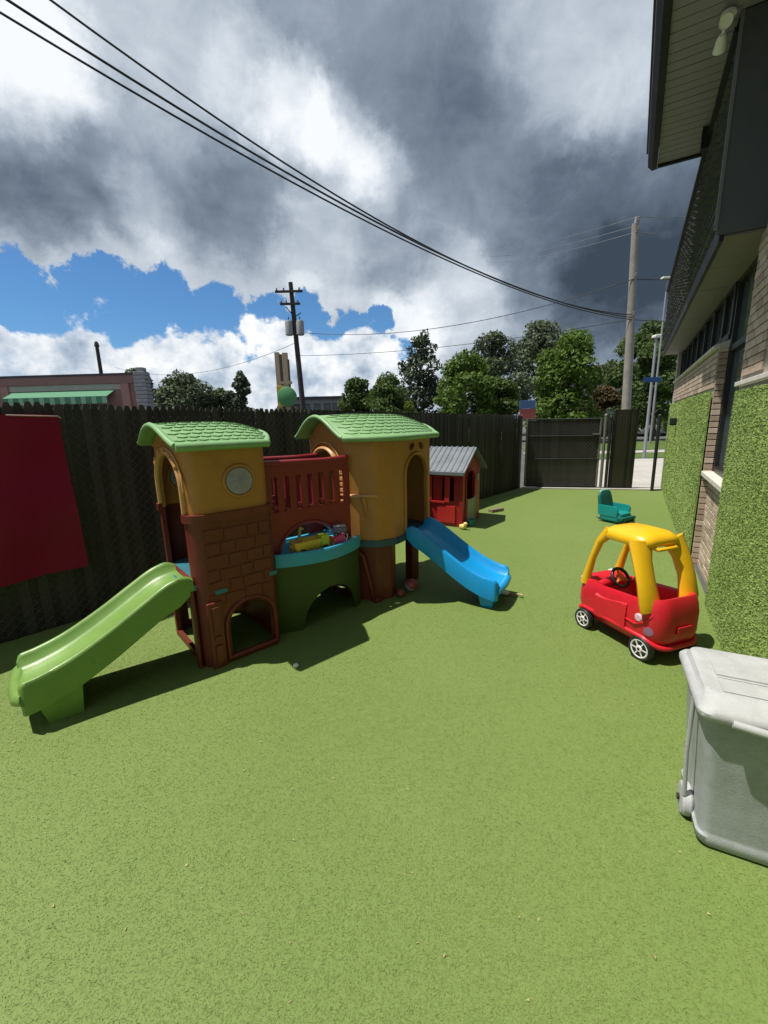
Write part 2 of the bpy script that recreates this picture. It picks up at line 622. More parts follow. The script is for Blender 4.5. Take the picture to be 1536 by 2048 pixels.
SOFFIT = mat('olive grey soffit', (0.27, 0.245, 0.30), 0.6, 0.06, 3, dirt=0.08)
SOFFIT2 = mat('olive soffit', (0.185, 0.165, 0.165), 0.6, 0.08, 3, dirt=0.1)
FRAME = mat('dark window frame', (0.014, 0.016, 0.015), 0.4, 0.1, 6)
GLASS = glassmat('window glass', (0.075, 0.095, 0.088), 0.08)
WHITE = mat('white painted metal', (0.78, 0.76, 0.70), 0.4, 0.05, 6)

bld = thing('brick_building', 'tan brick building with charcoal shingled overhang and dark strip windows along the yard', 'building', (2.822, 3.471, 0), R(59.55))


def bpart(name, x0, x1, y0, y1, z0, z1, m, parent=None, bevel=0.0):
    return obj(name, bx(x0, x1, y0, y1, z0, z1, bevel=bevel), m, parent or bld)


near_wall = bpart('wall', -7.0, -0.12, -0.35, -0.010, 0.0, 4.6, MORTAR)
far_wall = bpart('wall', 1.09, 6.80, -0.35, -0.010, 0.0, 2.235, MORTAR)
low_wall = bpart('wall', -0.118, 1.088, -0.35, -0.070, 0.0, 0.965, MORTAR)
bpart('upper_wall', -0.118, 6.80, -0.35, -0.09, 2.86, 4.10, DARKPANEL)
bpart('end_wall', 6.5, 6.795, -0.345, -0.012, 2.236, 2.86, MORTAR)

bm_ = {}
for key, mm in ((0, BR), (1, BR2), (2, BR3)):
    bm_[key] = mesh_of(bx(-0.084, 0.084, -0.028, 0.0, -0.0255, 0.0255, bevel=0.003), mm, name='brick')
half_ = {}
for key, mm in ((0, BR), (1, BR2), (2, BR3)):
    half_[key] = mesh_of(bx(-0.039, 0.039, -0.028, 0.0, -0.0255, 0.0255, bevel=0.003), mm, name='brick')


def lay(parent, s0, s1, z0, z1, t):
    row = 0
    z = z0 + 0.028
    while z < z1 - 0.02:
        s = s0
        if row % 2:
            inst('brick', half_[random.choice((0, 0, 1, 2))], parent, (s + 0.040, t + random.uniform(-.002, .002), z))
            s += 0.089
        while s < s1 - 0.06:
            if s + 0.168 > s1 + 0.01:
                inst('brick', half_[random.choice((0, 0, 1, 2))], parent, (s + 0.040, t + random.uniform(-.002, .002), z))
                break
            inst('brick', bm_[random.choice((0, 0, 0, 1, 1, 2))], parent, (s + 0.084, t + random.uniform(-.002, .002), z), (0, 0, random.uniform(-.008, .008)))
            s += 0.178
        z += 0.061
        row += 1


lay(near_wall, -0.80, -0.13, 1.865, 2.84, 0.004)
lay(low_wall, -0.112, 1.08, 0.0, 0.96, -0.056)
lay(far_wall, 1.10, 6.45, 1.86, 2.22, 0.004)
# jamb of the far wall beside the tall window
z = 0.0
jm = {k: mesh_of(bx(-0.02, 0.0, -0.037, 0.037, -0.0255, 0.0255, bevel=0.003), mm, name='brick') for k, mm in ((0, BR), (1, BR2), (2, BR3))}
while z < 2.2:
    inst('brick', jm[random.choice((0, 1, 2))], far_wall, (1.088 + random.uniform(-.002, .002), -0.038, z + 0.028))
    z += 0.061

# stone sill of the tall window, ledges
bpart('window_sill', -0.115, 1.085, -0.22, 0.012, 0.968, 1.015, STONE, bevel=0.006)
bm = nb()
loft(bm, [[(s, -0.12, 2.24), (s, 0.040, 2.24), (s, 0.044, 2.268), (s, -0.12, 2.325)] for s in (1.092, 6.45)])
obj('stone_ledge', bm, STONE, bld)
bpart('stone_ledge', -7.0, -0.125, 0.0, 0.024, 1.80, 1.835, STONE, bevel=0.006)
# tall window and clerestory
def window(s0, s1, z0, z1, t, mull, trans):
    w = obj('window', bx(s0, s1, t - 0.05, t - 0.03, z0, z1), FRAME, bld)
    xs = [s0] + mull + [s1]
    zs = [z0] + trans + [z1]
    for x in xs:
        obj('mullion', bx(x - 0.032, x + 0.032, t - 0.03, t + 0.035, z0, z1), FRAME, w)
    for i in range(len(xs) - 1):
        for zz in zs:
            obj('transom', bx(xs[i] + 0.033, xs[i + 1] - 0.033, t - 0.029, t + 0.033, zz - 0.028, zz + 0.028), FRAME, w)
        for j in range(len(zs) - 1):
            g = obj('pane', bx(xs[i] + 0.034, xs[i + 1] - 0.034, t - 0.012, t - 0.004, zs[j] + 0.029, zs[j + 1] - 0.029), GLASS, w)
            g.rotation_euler = (0, 0, 0)
    return w


window(-0.085, 1.05, 1.045, 2.83, -0.115, [0.30], [2.22])
window(1.12, 6.46, 2.36, 2.83, -0.10, [1.62, 2.35, 3.08, 3.81, 4.54, 5.27, 5.9], [])
# lower soffit, fascia and shingled band
k = 0
s = -0.245
while s < 6.7:
    bpart('soffit_panel', s + 0.004, s + 0.776, -0.088, 0.222, 2.845 + random.uniform(0, .003), 2.862, SOFFIT2)
    s += 0.78
bpart('fascia', -0.248, 6.80, 0.224, 0.252, 2.822, 2.985, BLACKMETAL, bevel=0.004)
bpart('overhang', -0.235, 6.80, -0.088, 0.245, 2.99, 4.10, DARKPANEL)
bpart('end_panel', -0.262, -0.250, -0.30, 0.268, 2.862, 4.196, DARKPANEL)
bpart('corner_trim', -0.268, -0.251, 0.2685, 0.289, 2.90, 4.196, mat('grey trim', (0.16, 0.165, 0.175), 0.5, 0.08))
bpart('cap_flashing', -0.236, 6.82, 0.10, 0.312, 4.102, 4.135, BLACKMETAL)
# shingles: overlapping tabs in staggered courses
bm = nb()
course = 0
z = 2.985
while z < 4.08:
    s = -0.235 + (0.085 if course % 2 else 0.0)
    while s < 6.78:
        w = 0.165
        lift = random.uniform(0.004, 0.014)
        w = random.uniform(0.135, 0.155)
        vs = [bm.verts.new(p) for p in ((s, 0.274 + lift, z), (s + w, 0.274 + lift, z), (s + w, 0.249, z + 0.14), (s, 0.249, z + 0.14),
                                        (s, 0.250, z), (s + w, 0.250, z))]
        for q in ((0, 3, 2, 1), (0, 1, 5, 4), (0, 4, 3), (1, 2, 5)):
            bm.faces.new([vs[i] for i in q])
        s += 0.172
    z += 0.098
    course += 1
o = obj('shingle_cladding', bm, SHINGLE, bld)
o['kind'] = 'stuff'
# upper eave with ribbed soffit
s = -1.0
while s < 1.45:
    bpart('soffit_plank', s + 0.004, s + 0.096, 0.29, 0.685, 4.198 + random.uniform(0, .002), 4.214, SOFFIT)
    s += 0.10
bpart('soffit_plank', -7.0, -1.002, 0.0, 0.685, 4.198, 4.214, SOFFIT)
bpart('soffit_plank', -1.0, -0.27, 0.0, 0.288, 4.198, 4.214, SOFFIT)
bpart('soffit_backing', -7.0, 1.50, -0.3, 0.684, 4.218, 4.30, BLACKMETAL)
bm = nb()
loft(bm, [[(s, 0.688, 4.17), (s, 0.735, 4.165), (s, 0.775, 4.21), (s, 0.785, 4.345), (s, 0.688, 4.345)] for s in (-7.0, 1.53)])
obj('gutter', bm, BLACKMETAL, bld)
bpart('rake_trim', 1.502, 1.535, 0.18, 0.686, 4.175, 4.34, BLACKMETAL)
bm = nb()
loft(bm, [[(s, 0.80, 4.35), (s, 0.80, 4.37), (s, -2.2, 5.2), (s, -2.2, 5.15)] for s in (-7.0, 1.56)])
obj('roof', bm, SHINGLE, bld)
bpart('downspout', 1.02, 1.10, 0.292, 0.35, 4.02, 4.197, BLACKMETAL)
# turf clad wall panels, with real tufts
p1 = bpart('turf_panel', 1.10, 6.78, 0.0095, 0.022, 0.0, 1.825, WALLTURF)
p2 = bpart('turf_panel', -7.0, -0.15, 0.0075, 0.014, 0.0, 1.765, WALLTURF)


def wall_pts(s0, s1, z0, z1, t):
    return lambda n: np.stack([rng.uniform(s0, s1, n), np.full(n, t), rng.uniform(z0, z1, n)], 1)


for prm, cnt, wd in (((1.10, 3.6, 0.0, 1.83, 0.021), 30000, 0.006), ((3.6, 6.78, 0.0, 1.83, 0.021), 16000, 0.008)):
    o = inst('turf_tufts', blades(cnt, wall_pts(*prm), 0.013, wd, 1.5, WALLBLADE, 'turf_tufts', (0, 1, -0.25)), p1)
    o['kind'] = 'stuff'
o = inst('turf_tufts', blades(38000, wall_pts(-2.0, -0.152, 0.0, 1.768, 0.013), 0.009, 0.0045, 1.6, WALLBLADE, 'turf_tufts', (0, 1, -0.25)), p2)
o['kind'] = 'stuff'
bpart('tap', 4.55, 4.62, 0.03, 0.13, 1.42, 1.55, BLACKMETAL, bevel=0.02)

# white flood lamp under the eave
fl = thing('flood_light', 'white twin-head security lamp under the upper eave of the building', 'lamp')
fl.matrix_world = tr(2.822, 3.471, 0) @ rotz(59.55) @ tr(-0.30, 0.36, 4.19) @ Matrix.Scale(0.8, 4)
obj('mounting_plate', lathe(nb(), [(0.055, 0.0), (0.055, -0.02), (0.03, -0.035)], 18), WHITE, fl, 40)
obj('arm', tube(nb(), [(0, 0, -0.03), (0.02, 0.01, -0.07), (0.07, 0.02, -0.10)], 0.013, 8), WHITE, fl, 50)
obj('lamp_head', lathe(nb(), [(0.025, 0.0), (0.04, 0.03), (0.05, 0.10), (0.052, 0.115), (0.044, 0.105)], 16, tr(0.06, 0.02, -0.10) @ roty(118)), WHITE, fl, 40)
obj('lamp_head', lathe(nb(), [(0.025, 0.0), (0.038, 0.03), (0.046, 0.08), (0.048, 0.09), (0.04, 0.08)], 16, tr(-0.02, 0.02, -0.06) @ roty(-125)), WHITE, fl, 40)

# ------------------------------------------------------------------ fence along the left
SLATS = [mat('dark slat', (0.015, 0.012, 0.0115), 0.5, 0.25, 4, dirt=0.1), mat('brown black slat', (0.023, 0.017, 0.015), 0.5, 0.25, 4, dirt=0.1),
         mat('paler black slat', (0.042, 0.032, 0.029), 0.55, 0.25, 4, dirt=0.1)]  # palest slat tint, mixed in at random among the darker ones
WIRE = mat('bronze coated wire', (0.09, 0.082, 0.078), 0.36, 0.5, 30, metal=0.3)
PIPE = mat('weathered steel pipe', (0.20, 0.185, 0.17), 0.5, 0.15, 8, metal=0.4)
BLACKPIPE = mat('black steel pipe', (0.018, 0.017, 0.016), 0.45, 0.15, 8)
fence = thing('privacy_fence', 'black slatted chain link fence running behind the playsets', 'fence', (-2.966, 2.948, 0), R(47.88))


def slat_mesh(h, w, m, pointed=True):
    bm = nb()
    p = [(-w / 2, 0.0), (w / 2, 0.0), (w / 2, h - (0.03 if pointed else 0)), (w * 0.22, h), (-w * 0.22, h), (-w / 2, h - (0.03 if pointed else 0))]
    loft(bm, [[(x, y, z) for x, z in p] for y in (0.0, 0.006, 0.012)], True, True, True)
    # slight crown so the slat catches light
    for v in bm.verts:
        if abs(v.co.x) < w * 0.3:
            v.co.y -= 0.003
    return mesh_of(bm, m, name='slat')


def fence_top(u):
    return 1.815 - 0.0155 * u


U0, U1 = -1.75, 9.20
slm = [[slat_mesh(1.0, 0.0665, m_, pt_) for m_ in SLATS] for pt_ in (True, False)]
u = U0
while u < U1:
    h = fence_top(u) + random.uniform(-.008, .008) * (1 if u < 3.2 else 0.3)
    inst('slat', slm[0 if u < 3.2 else 1][random.choice((0, 0, 1, 1, 2, 2))], fence, (u, 0.007 * (len(fence.children) % 2), 0.0), (random.uniform(-.006, .006), random.uniform(-.0015, .0015), random.uniform(-.10, .10)), (1, 1, h))
    u += 0.061


def chain_link(u0, u1, z0, ztop, y, r, pitch):
    """diagonal wires both ways, clipped to the panel"""
    bm = nb()
    hgt = ztop - z0
    for sgn in (1, -1):
        c = u0 - hgt
        while c < u1 + hgt:
            a = Vector((c, 0, z0))
            b = Vector((c + hgt, 0, ztop)) if sgn > 0 else Vector((c - hgt, 0, ztop))
            # clip in u
            t0, t1 = 0.0, 1.0
            dx = b.x - a.x
            for lim, s_ in ((u0, 1), (u1, -1)):
                if s_ * dx > 0:
                    t0 = max(t0, (lim - a.x) / dx) if s_ > 0 else t0
                    t0 = max(t0, (lim - a.x) / dx) if s_ < 0 else t0
                elif s_ * dx < 0:
                    t1 = min(t1, (lim - a.x) / dx)
            if t1 > t0 + 1e-3:
                A, B = a.lerp(b, t0), a.lerp(b, t1)
                A.y = B.y = y + (0.002 if sgn > 0 else -0.002)
                tube(bm, [A, B], r, 4, False)
            c += pitch
    return bm


o = obj('chain_link_mesh', chain_link(U0, U1, 0.04, 1.70, -0.016, 0.0015, 0.075), WIRE, fence)
o['kind'] = 'stuff'
u = U0 + 0.35
while u < U1 + 0.05:
    obj('post', lathe(nb(), [(0.03, 0.0), (0.03, fence_top(u) - 0.08), (0.034, fence_top(u) - 0.07), (0.02, fence_top(u) - 0.05)], 12, tr(u, 0.055, 0)), BLACKPIPE, fence, 40)
    u += 2.21
obj('top_rail', tube(nb(), [(U0, 0.03, fence_top(U0) - 0.10), (U1, 0.03, fence_top(U1) - 0.10)], 0.02, 8), BLACKPIPE, fence, 40)
obj('bottom_rail', tube(nb(), [(U0, 0.03, 0.08), (U1, 0.03, 0.08)], 0.016, 8), BLACKPIPE, fence, 40)

# maroon vinyl mat hung on the fence
MATRED = mat('maroon vinyl', (0.20, 0.0, 0.026), 0.45, 0.12, 2, 0.002, 12, spec=0.25)
bm = nb()
ms = Vector((-2.966, 2.948, 0))
gx, gz = 22, 16
top = []
rings = []
for j in range(gz + 1):
    fz = j / gz
    row = []
    for i in range(gx + 1):
        fu = i / gx
        u = -1.45 + fu * (2.06 + 0.02 * fz)
        u = min(u, 0.70)
        ztop = 1.715 + 0.010 * math.sin(fu * 9) - 0.008 * fu
        zbot = 0.462 - 0.02 * math.sin(fu * 5)
        y = -0.062 - 0.022 * math.sin(fu * 11 + 1.0) * fz - 0.012 * math.sin(fz * 9.4 + fu * 2) - 0.03 * fz * fz - 0.012 * math.sin(fu * 23 + fz * 4)
        row.append((u, y, ztop + (zbot - ztop) * fz))
    rings.append(row)
front = [[bm.verts.new(p) for p in r_] for r_ in rings]
back = [[bm.verts.new((p[0], p[1] + 0.028, p[2])) for p in r_] for r_ in rings]
for j in range(gz):
    for i in range(gx):
        bm.faces.new((front[j][i], front[j][i + 1], front[j + 1][i + 1], front[j + 1][i]))
        bm.faces.new((back[j][i], back[j + 1][i], back[j + 1][i + 1], back[j][i + 1]))
for j in range(gz):
    for i in (0, gx):
        bm.faces.new((front[j][i], front[j + 1][i], back[j + 1][i], back[j][i]))
for i in range(gx):
    for j in (0, gz):
        bm.faces.new((front[j][i], front[j][i + 1], back[j][i + 1], back[j][i]))
vm = obj('vinyl_mat', bm, MATRED, None, 50)
vm.location = (-2.966, 2.948, 0)
vm.rotation_euler = (0, 0, R(47.88))
setp(vm, 'dark red vinyl mat hung on the slatted fence at the left edge', 'mat')
rp = thing('hanging_strap', 'pale thin strap holding the top edge of the red mat', 'strap', (-2.966, 2.948, 0), R(47.88))
obj('strap', tube(nb(), [(0.30, -0.086, 1.714), (0.42, -0.09, 1.709), (0.60, -0.088, 1.704), (0.62, -0.075, 1.690)], 0.006, 6), mat('pale strap', (0.45, 0.30, 0.30), 0.6), rp, 50)

# ------------------------------------------------------------------ gate, posts and end panel
GATESLAT = [mat('brown slat', (0.060, 0.048, 0.043), 0.6, 0.3, 5, dirt=0.2), mat('umber slat', (0.045, 0.037, 0.034), 0.6, 0.3, 5, dirt=0.2)]
gate = thing('yard_gate', 'brown slatted chain link gate with steel pipe frame across the yard end', 'gate', (3.26, 9.786, 0), R(-13.95))
GL = 1.60
for nm, a, b, r_ in (('gate_stile', (0.06, 0, 0.05), (0.06, 0, 1.60), 0.022), ('gate_stile', (GL, 0, 0.05), (GL, 0, 1.58), 0.022),
                     ('gate_rail', (0.06, 0, 1.575), (GL, 0, 1.555), 0.020), ('gate_rail', (0.06, 0, 0.07), (GL, 0, 0.07), 0.020),
                     ('gate_rail', (0.08, -0.012, 1.20), (GL, -0.012, 1.19), 0.014), ('gate_rail', (0.08, -0.012, 0.68), (GL, -0.012, 0.68), 0.014)):
    obj(nm, tube(nb(), [a, b], r_, 10), PIPE if nm == 'gate_stile' else BLACKPIPE, gate, 40)
gsl = [slat_mesh(1.0, 0.0655, m_, False) for m_ in GATESLAT]
gsd = [slat_mesh(1.0, 0.0655, m_, False) for m_ in SLATS]
u = 0.115
while u < GL - 0.03:
    inst('slat', random.choice(gsl), gate, (u, 0.022, 0.03), (0, random.uniform(-.002, .002), random.uniform(-.05, .05)), (1, 1, 0.64))
    inst('slat', random.choice(gsd), gate, (u, 0.022, 0.66), (0, random.uniform(-.002, .002), random.uniform(-.05, .05)), (1, 1, 0.88))
    u += 0.066
o = obj('chain_link_mesh', chain_link(0.08, GL - 0.02, 0.07, 1.56, -0.008, 0.0022, 0.075), WIRE, gate)
o['kind'] = 'stuff'
obj('latch', bx(GL - 0.16, GL - 0.02, -0.05, -0.02, 1.215, 1.245, bevel=0.004), PIPE, gate)
for i, (x, y, h, m_, lab) in enumerate(((3.20, 9.83, 1.68, PIPE, 'steel post where the slatted fence meets the gate'), (4.90, 9.375, 1.66, PIPE, 'steel post on the latch side of the gate'),
                                        (5.00, 9.35, 1.62, BLACKPIPE, 'dark post beside the narrow black fence panel'), (5.80, 8.95, 1.62, BLACKPIPE, 'slim black post by the far corner of the turf wall'))):
    t_ = thing('gate_post', lab, 'post', (x, y, 0))
    obj('pipe', lathe(nb(), [(0.032, 0), (0.032, h - 0.04)], 12), m_, t_, 40)
    obj('cap', lathe(nb(), [(0.037, h - 0.045), (0.036, h - 0.02), (0.02, h)], 12), m_, t_, 40)
for k in range(2):
    pass
pan = thing('fence_panel', 'tall narrow solid black fence panel right of the gate', 'fence', (5.07, 9.33, 0), R(-4))
u = 0.03
while u < 0.50:
    inst('slat', random.choice(gsd), pan, (u, 0.0, 0.0), (0, 0, 0), (1.02, 1, 1.74))
    u += 0.0605
obj('post', lathe(nb(), [(0.028, 0.0), (0.028, 1.71)], 10, tr(0.01, 0.04, 0)), BLACKPIPE, pan, 40)
obj('post', lathe(nb(), [(0.028, 0.0), (0.028, 1.71)], 10, tr(0.49, 0.04, 0)), BLACKPIPE, pan, 40)
for zz in (0.15, 0.9, 1.6):
    obj('rail', tube(nb(), [(0.0, 0.03, zz), (0.5, 0.03, zz)], 0.014, 8), BLACKPIPE, pan, 40)

# ------------------------------------------------------------------ large climbing playset
play = thing('climbing_playset', 'two-tower plastic climbing playset with green roofs, bridge and two slides', 'playset', (-1.165, 2.555, 0), R(41))


def perimeter(pts, r, step=0.025):
    """closed rounded polygon (counter-clockwise): samples (x, y, nx, ny, edge, dist)"""
    n = len(pts)
    P = [Vector(p) for p in pts]
    out = []
    rr = r if isinstance(r, (list, tuple)) else [r] * n
    cut = []
    for i in range(n):
        a, b, c = P[i - 1], P[i], P[(i + 1) % n]
        d1, d2 = (a - b).normalized(), (c - b).normalized()
        ang = d1.angle(d2)
        cut.append((rr[i] / math.tan(ang / 2), d1, d2, ang))
    for i in range(n):
        a, b = P[i], P[(i + 1) % n]
        d = (b - a).normalized()
        L = (b - a).length
        nx, ny = d.y, -d.x
        s0, s1 = cut[i][0], L - cut[(i + 1) % n][0]
        k = max(1, int(round((s1 - s0) / step)))
        for j in range(k + 1):
            s = s0 + (s1 - s0) * j / k
            p = a + d * s
            out.append((p.x, p.y, nx, ny, i, s))
        # corner arc at b
        c_, d1, d2, ang = cut[(i + 1) % n]
        rad = rr[(i + 1) % n]
        e2 = (P[(i + 2) % n] - b).normalized()
        n0 = Vector((nx, ny))
        n1 = Vector((e2.y, -e2.x))
        start = b + d1 * c_
        cen = start - n0 * rad
        tot = n0.angle_signed(n1)
        for j in range(1, 6):
            t = j / 6.0
            v = Matrix.Rotation(-tot * t, 2) @ n0
            q = cen + v * rad
            out.append((q.x, q.y, v.x, v.y, -1, 0.0))
    return out


def wall_shell(pts, r, thick, z0, z1, openings=(), step=0.025, grow=0.0):
    """standing wall round a plan, with arched openings.
    openings: (edge, centre, half_width, z_low, z_spring, z_top)"""
    sm = perimeter(pts, r, step)
    # put samples exactly on opening jambs
    extra = []
    for (ed, c, hw, zl, zs, zt) in openings:
        es = [s for s in sm if s[4] == ed]
        x0, y0, nx, ny, _, d0 = es[0]
        dx, dy = -ny, nx
        for q in (c - hw, c + hw):
            extra.append((x0 + dx * (q - d0), y0 + dy * (q - d0), nx, ny, ed, q))
        for k in range(1, 12):
            q = c - hw + 2 * hw * (0.5 - 0.5 * math.cos(math.pi * k / 12))
            extra.append((x0 + dx * (q - d0), y0 + dy * (q - d0), nx, ny, ed, q))
    res = []
    by_edge = {}
    for s in sm + extra:
        by_edge.setdefault(s[4], []).append(s)
    seen = set()
    i = 0
    order = []
    last = None
    for s in sm:
        if s[4] >= 0:
            if s[4] not in seen:
                seen.add(s[4])
                seq = sorted(by_edge[s[4]], key=lambda q: q[5])
                ded = [seq[0]]
                for q in seq[1:]:
                    if q[5] - ded[-1][5] > 1e-4:
                        ded.append(q)
                order += ded
        else:
            order.append(s)
    n = len(order)
    bm = nb()

    def hole(ed, q, o):
        c, hw, zl, zs, zt = o[1:]
        u = min(1.0, abs(q - c) / hw)
        return zl, zs + (zt - zs) * math.sqrt(max(0.0, 1 - u * u))

    def solids(s, active):
        cuts = sorted(hole(s[4], s[5], o) for o in active)
        res_ = []
        lo = z0
        for a, b in cuts:
            if a > lo + 1e-5:
                res_.append((lo, a))
            lo = max(lo, b)
        if lo < z1 - 1e-5:
            res_.append((lo, z1))
        return res_

    prev = None
    cols = []
    for i in range(n):
        A, B = order[i], order[(i + 1) % n]
        act = []
        if A[4] >= 0 and A[4] == B[4]:
            mid = (A[5] + B[5]) / 2
            act = [o for o in openings if o[0] == A[4] and abs(mid - o[1]) < o[2]]
        cols.append((A, B, act))

    def pt(s, z, inner):
        k = -thick if inner else grow
        return (s[0] + s[2] * k, s[1] + s[3] * k, z)

    for i in range(n):
        A, B, act = cols[i]
        sa, sb = solids(A, act), solids(B, act)
        if len(sa) != len(sb):
            m_ = min(len(sa), len(sb))
            sa, sb = sa[-m_:], sb[-m_:]
        pk = [id(o) for o in cols[i - 1][2]]
        nk = [id(o) for o in cols[(i + 1) % n][2]]
        me_ = [id(o) for o in act]
        for (a0, a1), (b0, b1) in zip(sa, sb):
            v = [bm.verts.new(pt(*q)) for q in ((A, a0, 0), (B, b0, 0), (B, b1, 0), (A, a1, 0), (A, a0, 1), (B, b0, 1), (B, b1, 1), (A, a1, 1))]
            fs = [(0, 1, 2, 3), (5, 4, 7, 6), (3, 2, 6, 7), (1, 0, 4, 5)]
            if pk != me_:
                fs.append((0, 3, 7, 4))
            if nk != me_:
                fs.append((2, 1, 5, 6))
            for f in fs:
                try:
                    bm.faces.new([v[k] for k in f])
                except ValueError:
                    pass
    bmesh.ops.remove_doubles(bm, verts=bm.verts, dist=2e-4)
    return bm


def arch_tube(p0, du, dv, hw, zs, zt, r, zlow=None, flat=None, nrm=(0, 0)):
    """trim that follows an arch: p0 is the centre of the opening at z = 0 on the wall face"""
    pts = []
    if zlow is not None:
        pts.append((p0[0] - du[0] * hw + nrm[0], p0[1] - du[1] * hw + nrm[1], zlow))
    for k in range(0, 19):
        a = math.pi * (1 - k / 18.0)
        u = hw * math.cos(a)
        pts.append((p0[0] + du[0] * u + nrm[0], p0[1] + du[1] * u + nrm[1], zs + (zt - zs) * math.sin(a)))
    if zlow is not None:
        pts.append((p0[0] + du[0] * hw + nrm[0], p0[1] + du[1] * hw + nrm[1], zlow))
    return tube(nb(), pts, r, 8, True, flat)


# ---- tower plans (x along the set, y towards the fence)
LT = [(-0.05, 0.0), (0.53, 0.0), (0.53, 0.78), (-0.05, 0.78)]
LTW = [(-0.035, 0.012), (0.517, 0.012), (0.517, 0.768), (-0.035, 0.768)]
RT = [(1.30, 0.22), (1.46, 0.0), (1.64, -0.045), (2.28, 0.12), (2.24, 0.80), (1.30, 0.80)]
RR = [0.10, 0.10, 0.06, 0.06, 0.08, 0.08]

# ---- near tower, brown stone-look base
tb = obj('tower_base', wall_shell(LT, [0.10, 0.11, 0.11, 0.10], 0.03, 0.0, 1.02, [(0, 0.345, 0.165, 0.045, 0.26, 0.415), (3, 0.40, 0.27, 0.05, 0.30, 0.42), (3, 0.40, 0.27, 0.60, 1.2, 1.2),
         (1, 0.33, 0.19, 0.62, 1.2, 1.2), (2, 0.30, 0.16, 0.06, 0.28, 0.42)]), BROWN, play, 38)
obj('cornice', wall_shell(LT, [0.10, 0.115, 0.115, 0.10], 0.028, 1.005, 1.055, [(3, 0.40, 0.272, 0.9, 1.2, 1.2), (1, 0.33, 0.192, 0.9, 1.2, 1.2)], grow=0.016), BROWN, play, 38)
obj('arch_frame', arch_tube((0.285, -0.004), (1, 0), None, 0.178, 0.26, 0.43, 0.016, 0.03), BROWN, tb, 60)
obj('foot_bar', tube(nb(), [(0.10, -0.004, 0.04), (0.46, -0.004, 0.04)], 0.017, 8), BROWN, tb, 60)
# moulded stones
stone_m = [mesh_of(bx(-0.5, 0.5, -0.5, 0.5, -0.5, 0.5, bevel=0.08), BROWN, 40, 'stone')]
rows = [(0.47, [0.02, 0.12, 0.26, 0.38, 0.47]), (0.56, [0.02, 0.16, 0.25, 0.40, 0.47]), (0.645, [0.02, 0.10, 0.24, 0.33, 0.47]), (0.735, [0.02, 0.17, 0.29, 0.41, 0.47]),
        (0.82, [0.02, 0.12, 0.22, 0.36, 0.47]), (0.91, [0.02, 0.15, 0.31, 0.39, 0.47])]
for zc, xs in rows:
    for x0, x1 in zip(xs, xs[1:]):
        inst('stone', stone_m[0], tb, ((x0 + x1) / 2, -0.002, zc + random.uniform(-.006, .006)), (0, random.uniform(-.05, .05), 0), (x1 - x0 - 0.010, 0.0095, 0.075))
# moulded column on the near corner
col = obj('corner_column', bx(-0.012, 0.085, -0.022, 0.0, 0.0, 0.47, bevel=0.008), BROWN, tb)
for z0, z1 in ((0.03, 0.17), (0.205, 0.235), (0.27, 0.44)):
    obj('column_block', bx(0.015, 0.062, -0.034, -0.020, z0, z1, bevel=0.005), BROWN, col)
obj('corner_column', bx(-0.080, -0.058, 0.05, 0.11, 0.0, 0.56, bevel=0.008), BROWN, tb)
obj('deck', bx(-0.10, 0.50, 0.055, 0.72, 0.555, 0.595, bevel=0.008), TEALDECK, play)
obj('deck_clip', bx(0.055, 0.135, -0.012, 0.0, 0.515, 0.545, bevel=0.005), TEALDECK, play)
obj('deck_clip', bx(0.44, 0.50, -0.012, 0.0, 0.545, 0.575, bevel=0.005), TEALDECK, play)

# ---- near tower, tan upper wall with round windows
tw = obj('tower_wall', wall_shell(LTW, [0.095, 0.105, 0.105, 0.095], 0.022, 1.03, 1.49, [(3, 0.388, 0.27, 1.0, 1.22, 1.42), (1, 0.318, 0.19, 1.0, 1.22, 1.375)]), TAN, play, 38)


def porthole(name_parent, x, y, z, r, ny, extra=0.0):
    M = tr(x, y, z) @ rotx(90 if ny < 0 else -90)
    w = obj('round_window', lathe(nb(), [(r * 0.96, 0.0), (r * 0.96, 0.010), (r * 0.9, 0.016), (0.0, 0.017)], 28, M), WINGREY, name_parent, 40)
    bm = nb()
    pts = [(M @ Vector((r * 1.10 * math.cos(a), r * 1.10 * math.sin(a), 0.004))) for a in [2 * math.pi * k / 28 for k in range(29)]]
    tube(bm, pts, 0.011, 8, False)
    obj('window_ring', bm, TAN, w, 60)
    bm = nb()
    for k in range(4):
        a = R(45 * k + 10)
        tube(bm, [M @ Vector((-r * .8 * math.cos(a), -r * .8 * math.sin(a), 0.017)), M @ Vector((r * .8 * math.cos(a), r * .8 * math.sin(a), 0.017))], 0.004, 6)
    obj('window_spoke', bm, WINGREY, w, 60)
    return w


porthole(tw, 0.295, 0.012, 1.245, 0.093, -1)
porthole(tw, 0.16, 0.746, 1.235, 0.10, -1)
obj('arch_trim', arch_tube((-0.04, 0.38), (0, 1), None, 0.28, 1.22, 1.435, 0.016, 1.06, (1.0, 1.3)), TANLIGHT, tw, 60)
obj('arch_trim', arch_tube((-0.042, 0.38), (0, 1), None, 0.315, 1.24, 1.465, 0.008, 1.20), TANLIGHT, tw, 60)
for k in range(5):
    a = math.pi * (0.22 + 0.14 * k)
    obj('arch_stone', bx(-0.02, 0.02, -0.028, 0.028, -0.018, 0.018, M=tr(-0.042, 0.38 + 0.297 * math.cos(a), 1.23 + 0.218 * math.sin(a)) @ rotx(math.degrees(a) - 90), bevel=0.006), TANLIGHT, tw)


def bell(t):
    """ogee cross-section of the roofs: 0 at eaves, 1 at ridge"""
    return (0.5 - 0.5 * math.cos(2 * math.pi * t)) ** 0.66


